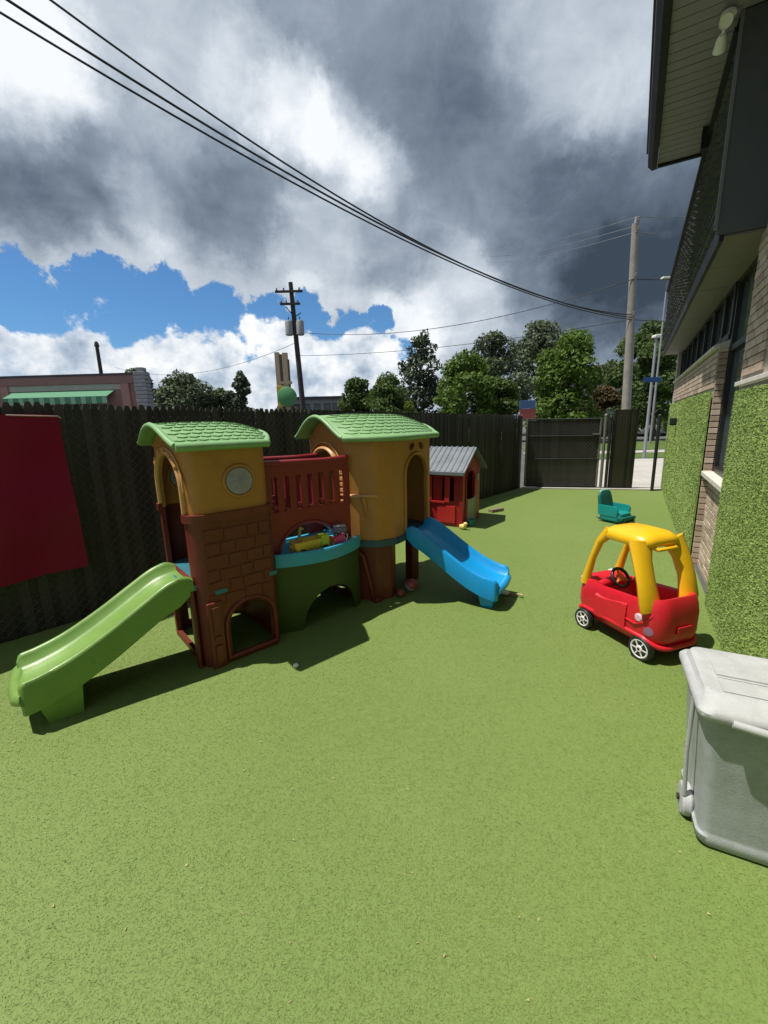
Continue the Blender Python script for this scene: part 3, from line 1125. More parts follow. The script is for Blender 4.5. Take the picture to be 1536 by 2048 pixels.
def roof_part(xa, xb, yf, yb, ze, zr, rows, cols, name='roof'):
    """yf(x), yb(x): front and back eaves; bell-shaped section across"""
    nx, nt = 18, 30
    def P(fx, t, off=0.0):
        x = xa + (xb - xa) * fx
        y = yf(x) + (yb(x) - yf(x)) * t
        k_ = (1 - bell(t)) ** 2
        x = x - (0.11 * max(0.0, fx - 0.5) * 2 - 0.02 * max(0.0, 0.5 - fx) * 2) * k_ * 0.9
        # soft round-off at both ends
        amp = 1 - 0.50 * max(0.0, (fx - 0.55) / 0.45) ** 2.2 - 0.06 * max(0.0, (0.25 - fx) / 0.25)
        return Vector((x, y, ze + (zr - ze) * bell(t) * amp + off))
    bm = nb()
    topv = [[bm.verts.new(P(i / nx, j / nt)) for j in range(nt + 1)] for i in range(nx + 1)]
    botv = [[bm.verts.new(P(i / nx, j / nt, -0.030)) for j in range(nt + 1)] for i in range(nx + 1)]
    for i in range(nx):
        for j in range(nt):
            bm.faces.new((topv[i][j], topv[i + 1][j], topv[i + 1][j + 1], topv[i][j + 1]))
            bm.faces.new((botv[i][j], botv[i][j + 1], botv[i + 1][j + 1], botv[i + 1][j]))
    for i in range(nx):
        bm.faces.new((topv[i][0], botv[i][0], botv[i + 1][0], topv[i + 1][0]))
        bm.faces.new((topv[i][nt], topv[i + 1][nt], botv[i + 1][nt], botv[i][nt]))
    for j in range(nt):
        bm.faces.new((topv[0][j], topv[0][j + 1], botv[0][j + 1], botv[0][j]))
        bm.faces.new((topv[nx][j], botv[nx][j], botv[nx][j + 1], topv[nx][j + 1]))
    ro = obj(name, bm, ROOFGREEN, play, 40)
    # raised rim along the ends and the front eave
    for fx in (0.0, 1.0):
        tube_b = tube(nb(), [P(fx, j / nt, -0.008) for j in range(nt + 1)], 0.018, 8)
        obj('roof_rim', tube_b, ROOFGREEN, ro, 60)
    obj('roof_rim', tube(nb(), [P(i / nx, 0.0, -0.018) for i in range(nx + 1)], 0.026, 8), ROOFGREEN, ro, 60)
    # shingles on both slopes
    for side in (0, 1):
        for r_ in range(rows):
            for c_ in range(cols):
                o_ = 0.5 / cols if r_ % 2 else 0.0
                f0 = 0.035 + 0.93 * (c_ / cols) + o_ * 0.93
                f1 = min(f0 + 0.93 / cols * 0.88, 0.975)
                if f1 - f0 < 0.02:
                    continue
                t0 = 0.055 + 0.40 * r_ / rows
                t1 = t0 + 0.40 / rows * 0.90
                bm = nb()
                g = []
                for a in range(3):
                    fx = f0 + (f1 - f0) * a / 2
                    colv = []
                    for b in range(3):
                        tt = t0 + (t1 - t0) * b / 2
                        if a != 1 and b == 0:
                            tt += (t1 - t0) * 0.22
                        if side:
                            tt = 1 - tt
                        colv.append(bm.verts.new(P(fx, tt, 0.0075 - 0.003 * b)))
                    g.append(colv)
                base = [[bm.verts.new(v.co - Vector((0, 0, 0.02))) for v in cv] for cv in g]
                for a in range(2):
                    for b in range(2):
                        bm.faces.new((g[a][b], g[a + 1][b], g[a + 1][b + 1], g[a][b + 1]))
                for a in range(2):
                    bm.faces.new((g[a][0], base[a][0], base[a + 1][0], g[a + 1][0]))
                    bm.faces.new((g[a][2], g[a + 1][2], base[a + 1][2], base[a][2]))
                    bm.faces.new((g[0][a], g[0][a + 1], base[0][a + 1], base[0][a]))
                    bm.faces.new((g[2][a], base[2][a], base[2][a + 1], g[2][a + 1]))
                obj('shingle', bm, ROOFGREEN, ro)
    return ro


roof_part(-0.110, 0.590, lambda x: -0.055, lambda x: 0.82, 1.500, 1.632, 7, 9)


def gable_fill(x, y0, y1, ze, zr, m, parent, thick=0.02, lo=0.06):
    """end wall under the bell-shaped roof"""
    n = 20
    top = [(y0 + (y1 - y0) * j / n, ze - 0.032 + (zr - ze) * bell(j / n)) for j in range(n + 1)]
    poly = [(y1, ze - lo), (y0, ze - lo)] + top
    inside = [(y, min(z, zr)) for y, z in poly if True]
    bm = nb()
    loft(bm, [[(x, y, z) for y, z in inside], [(x + thick, y, z) for y, z in inside]])
    return obj('gable', bm, m, parent)


gable_fill(-0.033, 0.03, 0.75, 1.500, 1.625, TAN, tw, lo=0.035)
gable_fill(0.450, 0.03, 0.75, 1.500, 1.555, TAN, tw, lo=0.035)

# ---- far tower
tb2 = obj('tower_base', wall_shell([(1.36, 0.24), (1.50, 0.06), (1.64, 0.02), (1.74, 0.07), (1.74, 0.74), (1.36, 0.74)], [0.08, 0.07, 0.04, 0.03, 0.05, 0.05], 0.03, 0.0, 0.54,
                                  [(5, 0.25, 0.17, 0.04, 0.25, 0.40), (4, 0.19, 0.12, 0.04, 0.25, 0.42)]), BROWN, play, 38)
obj('rib', tube(nb(), [(1.345, 0.20, 0.50), (1.40, 0.13, 0.44), (1.455, 0.09, 0.10), (1.46, 0.088, 0.02)], [0.02, 0.02, 0.018, 0.018], 8), BROWN, tb2, 50)
obj('foot', bx(1.44, 1.52, 0.02, 0.08, 0.0, 0.05, bevel=0.012), BROWN, tb2)
for x, y in ((2.14, 0.66), (2.12, 0.24)):
    obj('tower_leg', bx(x - 0.05, x + 0.05, y - 0.05, y + 0.05, 0.0, 0.54, bevel=0.012), BROWN, play)
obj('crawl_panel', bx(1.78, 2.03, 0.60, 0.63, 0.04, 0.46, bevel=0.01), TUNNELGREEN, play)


def plan_slab(pts, r, z0, z1, grow=0.0):
    sm = perimeter(pts, r, 0.3)
    ring = [(s[0] + s[2] * grow, s[1] + s[3] * grow) for s in sm]
    # drop near-duplicate points
    rr_ = [ring[0]]
    for q in ring[1:]:
        if (Vector(q) - Vector(rr_[-1])).length > 1e-3:
            rr_.append(q)
    bm = nb()
    loft(bm, [[(x, y, z) for x, y in rr_] for z in (z0, z1)])
    return bm


obj('deck', plan_slab(RT, RR, 0.535, 0.592, 0.012), mat('navy blue plastic', (0.02, 0.075, 0.125), 0.42, 0.08, 4), play, 35)
# door edge is edge 2; its length:
DL = (Vector(RT[3]) - Vector(RT[2])).length
DM = DL * 0.55
tw2 = obj('tower_wall', wall_shell(RT, RR, 0.024, 0.593, 1.485, [(5, 0.29, 0.185, 0.59, 1.20, 1.365), (2, DM, 0.19, 0.59, 1.12, 1.30), (4, 0.45, 0.2, 0.7, 1.15, 1.3)]), TAN, play, 38)
obj('arch_trim', arch_tube((1.295, 0.51), (0, 1), None, 0.20, 1.20, 1.385, 0.020, 0.66, (1.0, 1.4)), TANLIGHT, tw2, 60)
obj('arch_trim', arch_tube((1.29, 0.51), (0, 1), None, 0.245, 1.24, 1.435, 0.008, 1.20), TANLIGHT, tw2, 60)
for k in range(6):
    zz = 1.18 - k * 0.05
    obj('arch_stone', bx(-0.014, 0.014, -0.03, 0.03, -0.018, 0.018, M=tr(1.305, 0.265, zz), bevel=0.006), TANLIGHT, tw2)
dd_ = (Vector(RT[3]) - Vector(RT[2])).normalized()
dmid = Vector(RT[2]) + dd_ * DM
obj('door_trim', arch_tube((dmid.x, dmid.y), (dd_.x, dd_.y), None, 0.205, 1.12, 1.318, 0.014, 0.62, None, (dd_.y * 0.004, -dd_.x * 0.004)), TAN, tw2, 60)
for sgn in (-1, 1):
    c = dmid + dd_ * (0.085 * sgn)
    obj('leaf_ornament', lathe(nb(), [(0.004, -0.04), (0.022, -0.01), (0.02, 0.015), (0.003, 0.042)], 10, tr(c.x + dd_.y * 0.008, c.y - dd_.x * 0.008, 1.375) @ rotz(math.degrees(math.atan2(dd_.y, dd_.x))) @ roty(-38 * sgn)), BROWN, tw2, 50)
# bracket shaped ledge on the rounded corner
bm = nb()
tube(bm, [(1.30, 0.26, 0.985), (1.33, 0.165, 0.985), (1.40, 0.07, 0.985), (1.475, -0.005, 0.985)], 0.015, 8)
obj('corner_ledge', bm, TANLIGHT, tw2, 60)
obj('corner_bracket', tube(nb(), [(1.385, 0.085, 0.975), (1.395, 0.072, 0.90), (1.405, 0.062, 0.80)], [0.026, 0.018, 0.006], 8), TAN, tw2, 60)


def rt_front(x):
    xs = [1.22, 1.34, 1.46, 1.64, 1.75, 2.36]
    ys = [0.14, 0.02, -0.065, -0.12, -0.105, 0.06]
    return float(np.interp(x, xs, ys))


roof_part(1.215, 2.40, rt_front, lambda x: 0.88, 1.488, 1.678, 8, 12)
gable_fill(1.305, 0.24, 0.78, 1.488, 1.66, TAN, tw2, lo=0.02)
gable_fill(2.17, 0.22, 0.78, 1.488, 1.57, TAN, tw2, lo=0.02)

# ---- bridge between the towers
sm_ = 24
bow = lambda f: 0.10 - 0.12 * max(0.0, math.sin(math.pi * min(1.0, max(0.0, f)))) ** 0.9
xs_ = [0.535 + (1.33 - 0.535) * k / sm_ for k in range(sm_ + 1)]
bm = nb()
ring_o = [(x, bow(k / sm_)) for k, x in enumerate(xs_)]
loft(bm, [[(x, y, 0.565) for x, y in ring_o] + [(x, 0.62, 0.565) for x in reversed(xs_)], [(x, y, 0.605) for x, y in ring_o] + [(x, 0.62, 0.605) for x in reversed(xs_)]])
tray = obj('bridge_tray', bm, BLUEDECK, play, 40)
bm = nb()
rings = []
for k, (x, y) in enumerate(ring_o):
    rings.append([(x, y - 0.022, 0.555), (x, y - 0.026, 0.635), (x, y - 0.016, 0.655), (x, y + 0.006, 0.655), (x, y + 0.016, 0.635), (x, y + 0.016, 0.556)])
loft(bm, rings)
obj('tray_lip', bm, BLUEDECK, tray, 45)


def bow_wall(z0, z1, yfun, arch_c, arch_hw, arch_t, m, name, thick=0.03):
    bm = nb()
    n = 44
    x0_, x1_ = 0.535, 1.35
    def hole_z(x):
        u = abs(x - arch_c) / arch_hw
        return arch_t * math.sqrt(max(0, 1 - u * u)) if u < 1 else 0.0
    gx_ = sorted(set([x0_ + (x1_ - x0_) * k / n for k in range(n + 1)] + [arch_c - arch_hw, arch_c + arch_hw]))
    for a, b in zip(gx_, gx_[1:]):
        za, zb = max(z0, hole_z(a)), max(z0, hole_z(b))
        ya, yb = yfun(a), yfun(b)
        v = [bm.verts.new(p) for p in ((a, ya, za), (b, yb, zb), (b, yb, z1), (a, ya, z1), (a, ya + thick, za), (b, yb + thick, zb), (b, yb + thick, z1), (a, ya + thick, z1))]
        for f in ((0, 1, 2, 3), (5, 4, 7, 6), (3, 2, 6, 7), (1, 0, 4, 5)):
            bm.faces.new([v[q] for q in f])
    return obj(name, bm, m, play, 38, doubles=2e-4)


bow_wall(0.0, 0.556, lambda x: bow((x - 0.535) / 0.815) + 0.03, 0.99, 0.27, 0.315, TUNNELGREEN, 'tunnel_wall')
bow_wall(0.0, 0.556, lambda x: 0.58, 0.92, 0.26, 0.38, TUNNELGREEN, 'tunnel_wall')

# ---- maroon railings either side of the bridge
for yy in (0.15, 0.60):
    rl = obj('bridge_railing', bx(0.535, 1.295, yy, yy + 0.03, 1.22, 1.31, bevel=0.006), MAROON, play)
    obj('top_cap', tube(nb(), [(0.53, yy + 0.015, 1.325), (0.80, yy + 0.015, 1.318), (1.05, yy + 0.015, 1.312), (1.295, yy + 0.015, 1.318)], 0.022, 8), MAROON, rl, 60)
    # lower band with an arched cut underneath
    bm = nb()
    n = 30
    xs2 = [0.537 + 0.756 * k / n for k in range(n + 1)]
    def zb_(x):
        u = (x - 0.88) / 0.26
        return 0.61 + 0.215 * math.sqrt(max(0.0, 1 - u * u)) if abs(u) < 1 else 0.61
    for a, b in zip(xs2, xs2[1:]):
        v = [bm.verts.new(p) for p in ((a, yy, zb_(a)), (b, yy, zb_(b)), (b, yy, 0.955), (a, yy, 0.955), (a, yy + .03, zb_(a)), (b, yy + .03, zb_(b)), (b, yy + .03, 0.955), (a, yy + .03, 0.955))]
        for f in ((0, 1, 2, 3), (5, 4, 7, 6), (3, 2, 6, 7), (1, 0, 4, 5)):
            bm.faces.new([v[q] for q in f])
    obj('lower_panel', bm, MAROON, rl, 38, doubles=2e-4)
    obj('arch_molding', arch_tube((0.88, yy - 0.004), (1, 0), None, 0.275, 0.61, 0.845, 0.012), MAROON, rl, 60)
    for k in range(8):
        x = 0.56 + k * 0.1015
        zc = 0.965 + 0.02 * math.sin(k * 1.7)
        obj('baluster', bx(x - 0.030, x + 0.030, yy + 0.003, yy + 0.027, 0.94, 1.23, bevel=0.006), MAROON, rl)
        if 0 < k < 8:
            obj('slot_sill', bx(x - 0.070, x - 0.031, yy - 0.006, yy + 0.026, 0.952 + 0.03 * (k % 2), 0.975 + 0.03 * (k % 2), bevel=0.004), MAROON, rl)


# ---- slides
def slide(path, lat, W, h, k, m, name, skirt_end=None):
    """path: (x, y, z) of the bed centre; lat: unit sideways vector"""
    sec = [(-W, -k), (-W - 0.004, h - 0.02), (-W + 0.004, h - 0.005), (-W + 0.018, h), (-W + 0.032, h - 0.004), (-W + 0.043, h - 0.02), (-W + 0.062, 0.018), (-W + 0.09, 0.003), (-W + 0.13, 0.0),
           (W - 0.13, 0.0), (W - 0.09, 0.003), (W - 0.062, 0.018), (W - 0.043, h - 0.02), (W - 0.032, h - 0.004), (W - 0.018, h), (W - 0.004, h - 0.005), (W + 0.004, h - 0.02), (W, -k),
           (W - 0.018, -k), (W - 0.022, -0.02), (-W + 0.022, -0.02), (-W + 0.018, -k)]
    rings = []
    n = len(path)
    for i, p in enumerate(path):
        f = i / (n - 1)
        sink = 1.0
        if f > 0.93:
            sink = 1.0 - 0.45 * ((f - 0.93) / 0.07) ** 2
        if f < 0.08:
            sink = 0.55 + 0.45 * f / 0.08
        ring = []
        for w, z in sec:
            zz = z * sink if z > 0 else (z * (0.35 + 0.65 * min(1, f / 0.12)) if skirt_end is None else z)
            ww = w * (1.0 if f < 0.95 else 1 - 0.10 * ((f - 0.95) / 0.05) ** 2)
            ring.append((p[0] + lat[0] * ww, p[1] + lat[1] * ww, p[2] + zz))
        rings.append(ring)
    bm = nb()
    loft(bm, rings)
    return obj(name, bm, m, play, 42)


def s_curve(f):
    return f * f * (3 - 2 * f)


gp = []
kx = [-0.055, -0.20, -0.36, -0.54, -0.73, -0.88, -0.975]
kz = [0.600, 0.568, 0.480, 0.375, 0.282, 0.235, 0.222]


def smooth_path(kx_, kz_, n):
    # Catmull-Rom through the key points
    out = []
    m_ = len(kx_)
    for i in range(m_ - 1):
        p0 = (kx_[max(i - 1, 0)], kz_[max(i - 1, 0)])
        p1, p2 = (kx_[i], kz_[i]), (kx_[i + 1], kz_[i + 1])
        p3 = (kx_[min(i + 2, m_ - 1)], kz_[min(i + 2, m_ - 1)])
        for j in range(n):
            t = j / n
            out.append(tuple(0.5 * (2 * b + (-a + c) * t + (2 * a - 5 * b + 4 * c - d) * t * t + (-a + 3 * b - 3 * c + d) * t ** 3) for a, b, c, d in zip(p0, p1, p2, p3)))
    out.append((kx_[-1], kz_[-1]))
    return out


gp = [(x, 0.27, z) for x, z in smooth_path(kx, kz, 6)]
gs = slide(gp, (0, 1), 0.215, 0.08, 0.11, SLIDEGREEN, 'green_slide')
# end lip and foot of the slide
bm = nb()
loft(bm, [[(-0.70, 0.070, 0.22), (-0.70, 0.47, 0.22), (-0.915, 0.47, 0.16), (-0.915, 0.070, 0.16)], [(-0.72, 0.085, 0.0), (-0.72, 0.455, 0.0), (-0.875, 0.455, 0.0), (-0.875, 0.085, 0.0)]])
obj('slide_foot', bm, SLIDEGREEN, gs, 30)
bm = nb()
tube(bm, [(-0.945, 0.075, 0.205), (-0.975, 0.11, 0.198), (-0.988, 0.27, 0.192), (-0.975, 0.43, 0.198), (-0.945, 0.465, 0.205)], [0.045, 0.042, 0.038, 0.042, 0.045], 10, True, (1, 1))
obj('slide_lip', bm, SLIDEGREEN, gs, 60)

sd = Vector((0.33, -0.944))
sl_ = Vector((0.944, 0.33))
kd = [0.0, 0.11, 0.24, 0.41, 0.58, 0.73, 0.84]
kz = [0.598, 0.568, 0.490, 0.375, 0.272, 0.212, 0.195]
bp_ = [(dmid.x + sd.x * d_, dmid.y + sd.y * d_, z) for d_, z in smooth_path(kd, kz, 6)]
bs = slide(bp_, (sl_.x, sl_.y), 0.222, 0.085, 0.10, BLUE, 'blue_slide')
c0 = Vector((dmid.x, dmid.y)) + sd * 0.66
c1 = Vector((dmid.x, dmid.y)) + sd * 0.81


def q4(c, w, z):
    return [(c.x + sl_.x * w, c.y + sl_.y * w, z), (c.x - sl_.x * w, c.y - sl_.y * w, z)]


a_, b_ = q4(c0, 0.20, 0.20)
c_, d_ = q4(c1, 0.20, 0.15)
e_, f_ = q4(c0 + sd * 0.03, 0.17, 0.0)
g_, h_ = q4(c1 - sd * 0.025, 0.17, 0.0)
bm = nb()
loft(bm, [[a_, b_, d_, c_], [e_, f_, h_, g_]])
obj('slide_foot', bm, BLUE, bs, 30)
ce = Vector((dmid.x, dmid.y)) + sd * 0.845
bm = nb()
tube(bm, [(ce.x + sl_.x * w - sd.x * abs(w) ** 3 * 2.5, ce.y + sl_.y * w - sd.y * abs(w) ** 3 * 2.5, 0.180) for w in (-0.19, -0.15, -0.07, 0, 0.07, 0.15, 0.19)], 0.034, 10)
obj('slide_lip', bm, BLUE, bs, 60)

# ------------------------------------------------------------------ toys on the tray and round the playset
PY = mat('yellow toy plastic', (0.62, 0.43, 0.05), 0.4, 0.06)
PLIME = mat('lime toy plastic', (0.42, 0.52, 0.03), 0.4, 0.06)
PPINK = mat('pink toy plastic', (0.62, 0.06, 0.16), 0.4, 0.06)
PPURP = mat('violet toy plastic', (0.16, 0.12, 0.24), 0.4, 0.06)
PORANGE = mat('orange toy plastic', (0.62, 0.16, 0.04), 0.4, 0.06)
PCREAM = mat('cream toy plastic', (0.68, 0.58, 0.38), 0.5, 0.08)
RUBBER = mat('black rubber', (0.012, 0.012, 0.013), 0.6, 0.15, 12)


def set_pt(a, b):
    """world position of a point given along the playset"""
    c, s = math.cos(R(41)), math.sin(R(41))
    return (-1.165 + a * c - b * s, 2.555 + a * s + b * c)


def wheel(bmparent, x, y, z, r, w, m1, m2, axis='Y'):
    M = tr(x, y, z) @ (rotx(90) if axis == 'Y' else roty(90))
    t_ = obj('wheel', lathe(nb(), [(r * 0.55, -w / 2), (r * 0.9, -w / 2), (r, -w * 0.3), (r, w * 0.3), (r * 0.9, w / 2), (r * 0.55, w / 2)], 20, M), m1, bmparent, 40)
    obj('hub', lathe(nb(), [(r * 0.56, -w * 0.42), (r * 0.56, w * 0.42), (r * 0.2, w * 0.55), (0.001, w * 0.56)], 16, M), m2, t_, 40)
    return t_


x, y = set_pt(0.84, 0.075)
truck = thing('toy_truck', 'yellow plastic toy truck tipped among the toys on the blue tray', 'toy', (x, y, 0.605), R(38))
truck.scale = (1.15, 1.0, 1.2)
bm = nb()
loft(bm, [[(px, py, z) for px, py in rrect(x0, x1, y0, y1, 0.015, 3)] for z, x0, x1, y0, y1 in ((0.03, -0.11, 0.05, -0.04, 0.04), (0.05, -0.125, 0.06, -0.05, 0.05), (0.10, -0.14, 0.065, -0.06, 0.06))], cap1=False)
obj('dump_bed', bm, PY, truck, 40)
obj('cab', bx(0.062, 0.13, -0.045, 0.045, 0.03, 0.115, bevel=0.014), PLIME, truck, 40)
obj('chassis', bx(-0.12, 0.14, -0.03, 0.03, 0.022, 0.036), PCREAM, truck)
for wx in (-0.08, 0.09):
    for wy in (-0.048, 0.048):
        wheel(truck, wx, wy, 0.026, 0.026, 0.022, RUBBER, PY)
x, y = set_pt(0.72, 0.11)
gir = thing('toy_giraffe', 'tan plastic toy animal with a long neck standing on the blue tray', 'toy', (x, y, 0.605), R(60))
obj('body', tube(nb(), [(-0.05, 0, 0.075), (-0.03, 0, 0.08), (0.03, 0, 0.085), (0.05, 0, 0.09), (0.06, 0, 0.13), (0.065, 0, 0.18), (0.075, 0, 0.20), (0.105, 0, 0.19)], [0.012, 0.028, 0.028, 0.024, 0.014, 0.012, 0.017, 0.009], 10), mat('tan toy', (0.42, 0.26, 0.10), 0.5), gir, 60)
for lx in (-0.035, 0.04):
    for ly in (-0.016, 0.016):
        obj('leg', tube(nb(), [(lx, ly, 0.075), (lx, ly, 0.0)], [0.010, 0.007], 8), MATS['tan toy'], gir, 50)
x, y = set_pt(1.11, 0.09)
buck = thing('toy_bucket', 'pink plastic toy bucket lying on the blue tray by the far tower', 'toy', (x, y, 0.655), R(30))
obj('pail', lathe(nb(), [(0.034, -0.05), (0.038, -0.045), (0.048, 0.045), (0.052, 0.05), (0.044, 0.048), (0.034, -0.04)], 18, roty(80)), PPINK, buck, 40)
obj('handle', tube(nb(), [(0.05 + 0.03 * math.sin(a), 0.05 * math.cos(a), 0.0 + 0.045 * math.sin(a)) for a in [math.pi * k / 10 for k in range(11)]], 0.004, 6), PCREAM, buck, 60)
x, y = set_pt(1.14, 0.11)
cr = thing('toy_camper', 'violet toy van on top of the heap in the tray', 'toy', (x, y, 0.69), R(20))
obj('toy_body', bx(-0.06, 0.06, -0.03, 0.03, 0.015, 0.07, bevel=0.015), PPURP, cr, 40)
obj('toy_roof', bx(-0.05, 0.05, -0.026, 0.026, 0.071, 0.085, bevel=0.006), mat('lilac toy plastic', (0.40, 0.36, 0.48), 0.45), cr, 40)
for wx in (-0.035, 0.035):
    wheel(cr, wx, -0.03, 0.014, 0.016, 0.012, RUBBER, PCREAM)
    wheel(cr, wx, 0.03, 0.014, 0.016, 0.012, RUBBER, PCREAM)
x, y = set_pt(1.02, 0.095)
ob = thing('toy_cup', 'orange toy cup between the truck and the pink bucket', 'toy', (x, y, 0.606), 0)
obj('cup', lathe(nb(), [(0.028, 0.0), (0.032, 0.003), (0.040, 0.085), (0.043, 0.09), (0.036, 0.088), (0.028, 0.01)], 16), PORANGE, ob, 40)
obj('cup_handle', tube(nb(), [(0.036 + 0.022 * math.sin(a), 0, 0.045 - 0.025 * math.cos(a)) for a in [math.pi * k / 8 for k in range(9)]], 0.005, 6), PORANGE, ob, 60)
x, y = set_pt(1.22, 0.085)
tp = thing('toy_block', 'pale teal toy block on the tray edge beside the far tower', 'toy', (x, y, 0.606), R(15))
obj('block', bx(-0.03, 0.03, -0.025, 0.025, 0, 0.045, bevel=0.006), mat('sea green toy plastic', (0.10, 0.28, 0.25), 0.45), tp)
obj('stud', lathe(nb(), [(0.014, 0.0455), (0.014, 0.054), (0.001, 0.055)], 12), MATS['sea green toy plastic'], tp, 40)


def ball(name, label, loc, r, m1, m2):
    t_ = thing(name, label, 'ball', loc)
    prof = [(r * math.sin(a), -r * math.cos(a)) for a in [math.pi * k / 14 for k in range(15)]]
    obj('shell', lathe(nb(), prof, 24, rotx(35) @ roty(20), cap=False), m1, t_, 60)
    obj('band', lathe(nb(), [(r * 1.004 * math.cos(b), r * 1.004 * math.sin(b)) for b in (-0.28, -0.14, 0, 0.14, 0.28)], 24, rotx(35) @ roty(20), cap=False), m2, t_, 60)
    return t_


ball('play_ball', 'red and grey ball in the shade under the blue slide', (0.245, 3.80, 0.062), 0.062, mat('ball red', (0.30, 0.06, 0.06), 0.4), mat('ball grey', (0.32, 0.33, 0.36), 0.4))
ball('play_ball', 'small dark red ball beside the brown leg under the far tower', (0.135, 3.66, 0.040), 0.040, mat('ball dark red', (0.22, 0.04, 0.03), 0.4), mat('ball brown', (0.12, 0.05, 0.03), 0.4))
sc = thing('paper_scrap', 'small crumpled white paper scrap on the turf before the near tower', 'paper', (-0.617, 2.546, 0.0))
bm = nb()
bmesh.ops.create_icosphere(bm, subdivisions=2, radius=0.02)
for v in bm.verts:
    v.co *= random.uniform(0.7, 1.15)
    v.co.z = v.co.z * 0.7 + 0.018
obj('crumple', bm, mat('white paper', (0.75, 0.74, 0.70), 0.8), sc)
sh = thing('toy_shovel', 'tan toy sand shovel on the turf behind the blue slide end', 'toy', (1.10, 3.66, 0.0), R(-35))
obj('blade', bx(-0.045, 0.045, -0.035, 0.035, 0.012, 0.03, bevel=0.008), PCREAM, sh)
obj('handle', tube(nb(), [(0.045, 0, 0.02), (0.14, 0, 0.035), (0.17, 0, 0.03)], [0.010, 0.009, 0.013], 8), mat('tan shovel', (0.35, 0.26, 0.11), 0.5), sh, 50)

# ------------------------------------------------------------------ red playhouse beyond
HRED = mat('red playhouse plastic', (0.29, 0.008, 0.014), 0.42, 0.08, 4, dirt=0.08)
HRED2 = mat('bright red shutter plastic', (0.42, 0.018, 0.020), 0.38, 0.06, 4)
HROOF = mat('grey roof plastic', (0.15, 0.17, 0.19), 0.38, 0.14, 5, dirt=0.2)
HDOOR = mat('sage door plastic', (0.26, 0.29, 0.22), 0.5, 0.08, 4)
HTRIM = mat('dusty rose trim plastic', (0.42, 0.30, 0.28), 0.45, 0.08, 4)
# local x runs along the eave side away to the left, y into the house from the near corner
house = thing('playhouse', 'small red playhouse with grey ridged roof behind the far tower', 'playhouse', (1.17, 6.17, 0), R(-32))
# after rotation: -x side is the eave front, gable faces +x
HX0, HX1, HY1 = -0.85, 0.0, 0.80
hw = obj('house_wall', wall_shell([(HX0, 0.0), (HX1, 0.0), (HX1, HY1), (HX0, HY1)], 0.03, 0.03, 0.0, 0.85,
                                  [(0, 0.28, 0.10, 0.40, 0.76, 0.76), (0, 0.62, 0.10, 0.40, 0.76, 0.76), (1, 0.34, 0.17, 0.03, 0.70, 0.84)]), HRED, house, 38)
bm = nb()
loft(bm, [[(x, 0.0, 0.85), (x, HY1, 0.85), (x, HY1 / 2 + 0.1, 1.10), (x, HY1 / 2, 1.14), (x, HY1 / 2 - 0.1, 1.10)] for x in (-0.03, -0.001)])
obj('gable', bm, HRED, hw)
hr = None
for sgn, nm in ((0, 'roof_slope'), (1, 'roof_slope')):
    bm = nb()
    y0, y1 = (-0.10, HY1 / 2) if sgn == 0 else (HY1 + 0.10, HY1 / 2)
    z0, z1 = 0.825, 1.165
    loft(bm, [[(x, y0, z0), (x, y0, z0 + 0.03), (x, y1, z1 + 0.025), (x, y1, z1)] for x in (HX0 - 0.06, 0.07)])
    r_ = obj(nm, bm, HROOF, house)
    k = HX0 - 0.03
    while k < 0.06:
        bm = nb()
        loft(bm, [[(xx, y0 + (y1 - y0) * f, z0 + (z1 - z0) * f + 0.028 + dz) for xx, dz in ((k, 0.0), (k + 0.012, 0.013), (k + 0.028, 0.013), (k + 0.04, 0.0))] for f in (0.02, 0.99)])
        obj('roof_rib', bm, HROOF, r_)
        k += 0.088
    obj('eave_trim', bx(HX0 - 0.06, 0.07, min(y0, y0 + (-0.02 if sgn == 0 else 0.02)), max(y0, y0 + (-0.02 if sgn == 0 else 0.02)), z0 - 0.02, z0 + 0.035, bevel=0.006), HROOF, r_)
for cx in (-0.72, -0.38):
    for s_ in (-1, 1):
        x = cx + s_ * 0.145
        st_ = obj('shutter', bx(x - 0.04, x + 0.04, -0.03, 0.0, 0.38, 0.78, bevel=0.006), HRED2, hw)
    obj('window_sill', bx(cx - 0.11, cx + 0.11, -0.035, 0.0, 0.365, 0.395, bevel=0.005), HRED2, hw)
    obj('glazing_bar', bx(cx - 0.012, cx + 0.012, 0.004, 0.022, 0.40, 0.76), HTRIM, hw)
# raised panel and mail slot low on the eave side
obj('wall_panel', bx(-0.40, -0.10, -0.018, 0.0, 0.06, 0.33, bevel=0.008), HRED2, hw)
obj('corner_post', bx(-0.035, 0.02, -0.02, 0.035, 0.0, 0.82, bevel=0.008), HRED, hw)
# half door on the gable side
dr = obj('door', bx(0.004, 0.03, 0.19, 0.48, 0.04, 0.40, bevel=0.006), HDOOR, house)
obj('door_edge', bx(0.002, 0.04, 0.165, 0.188, 0.03, 0.42, bevel=0.004), HTRIM, dr)
obj('door_edge', bx(0.002, 0.04, 0.482, 0.505, 0.03, 0.42, bevel=0.004), HTRIM, dr)
obj('door_frame', arch_tube((0.004, 0.335), (0, 1), None, 0.19, 0.70, 0.865, 0.016, 0.03), HRED, house, 60)
obj('wall_lantern', bx(0.0, 0.035, 0.58, 0.64, 0.66, 0.76, bevel=0.008), HTRIM, house)
yt = thing('toy_duck', 'yellow toy duck on the turf at the playhouse corner', 'toy', (1.17, 6.08, 0.0), R(-60))
obj('body', tube(nb(), [(-0.07, 0, 0.06), (-0.045, 0, 0.045), (0.0, 0, 0.045), (0.04, 0, 0.05), (0.055, 0, 0.075), (0.06, 0, 0.105), (0.07, 0, 0.12)], [0.008, 0.032, 0.044, 0.034, 0.024, 0.03, 0.012], 12), mat('pale yellow plastic', (0.70, 0.56, 0.18), 0.45), yt, 60)
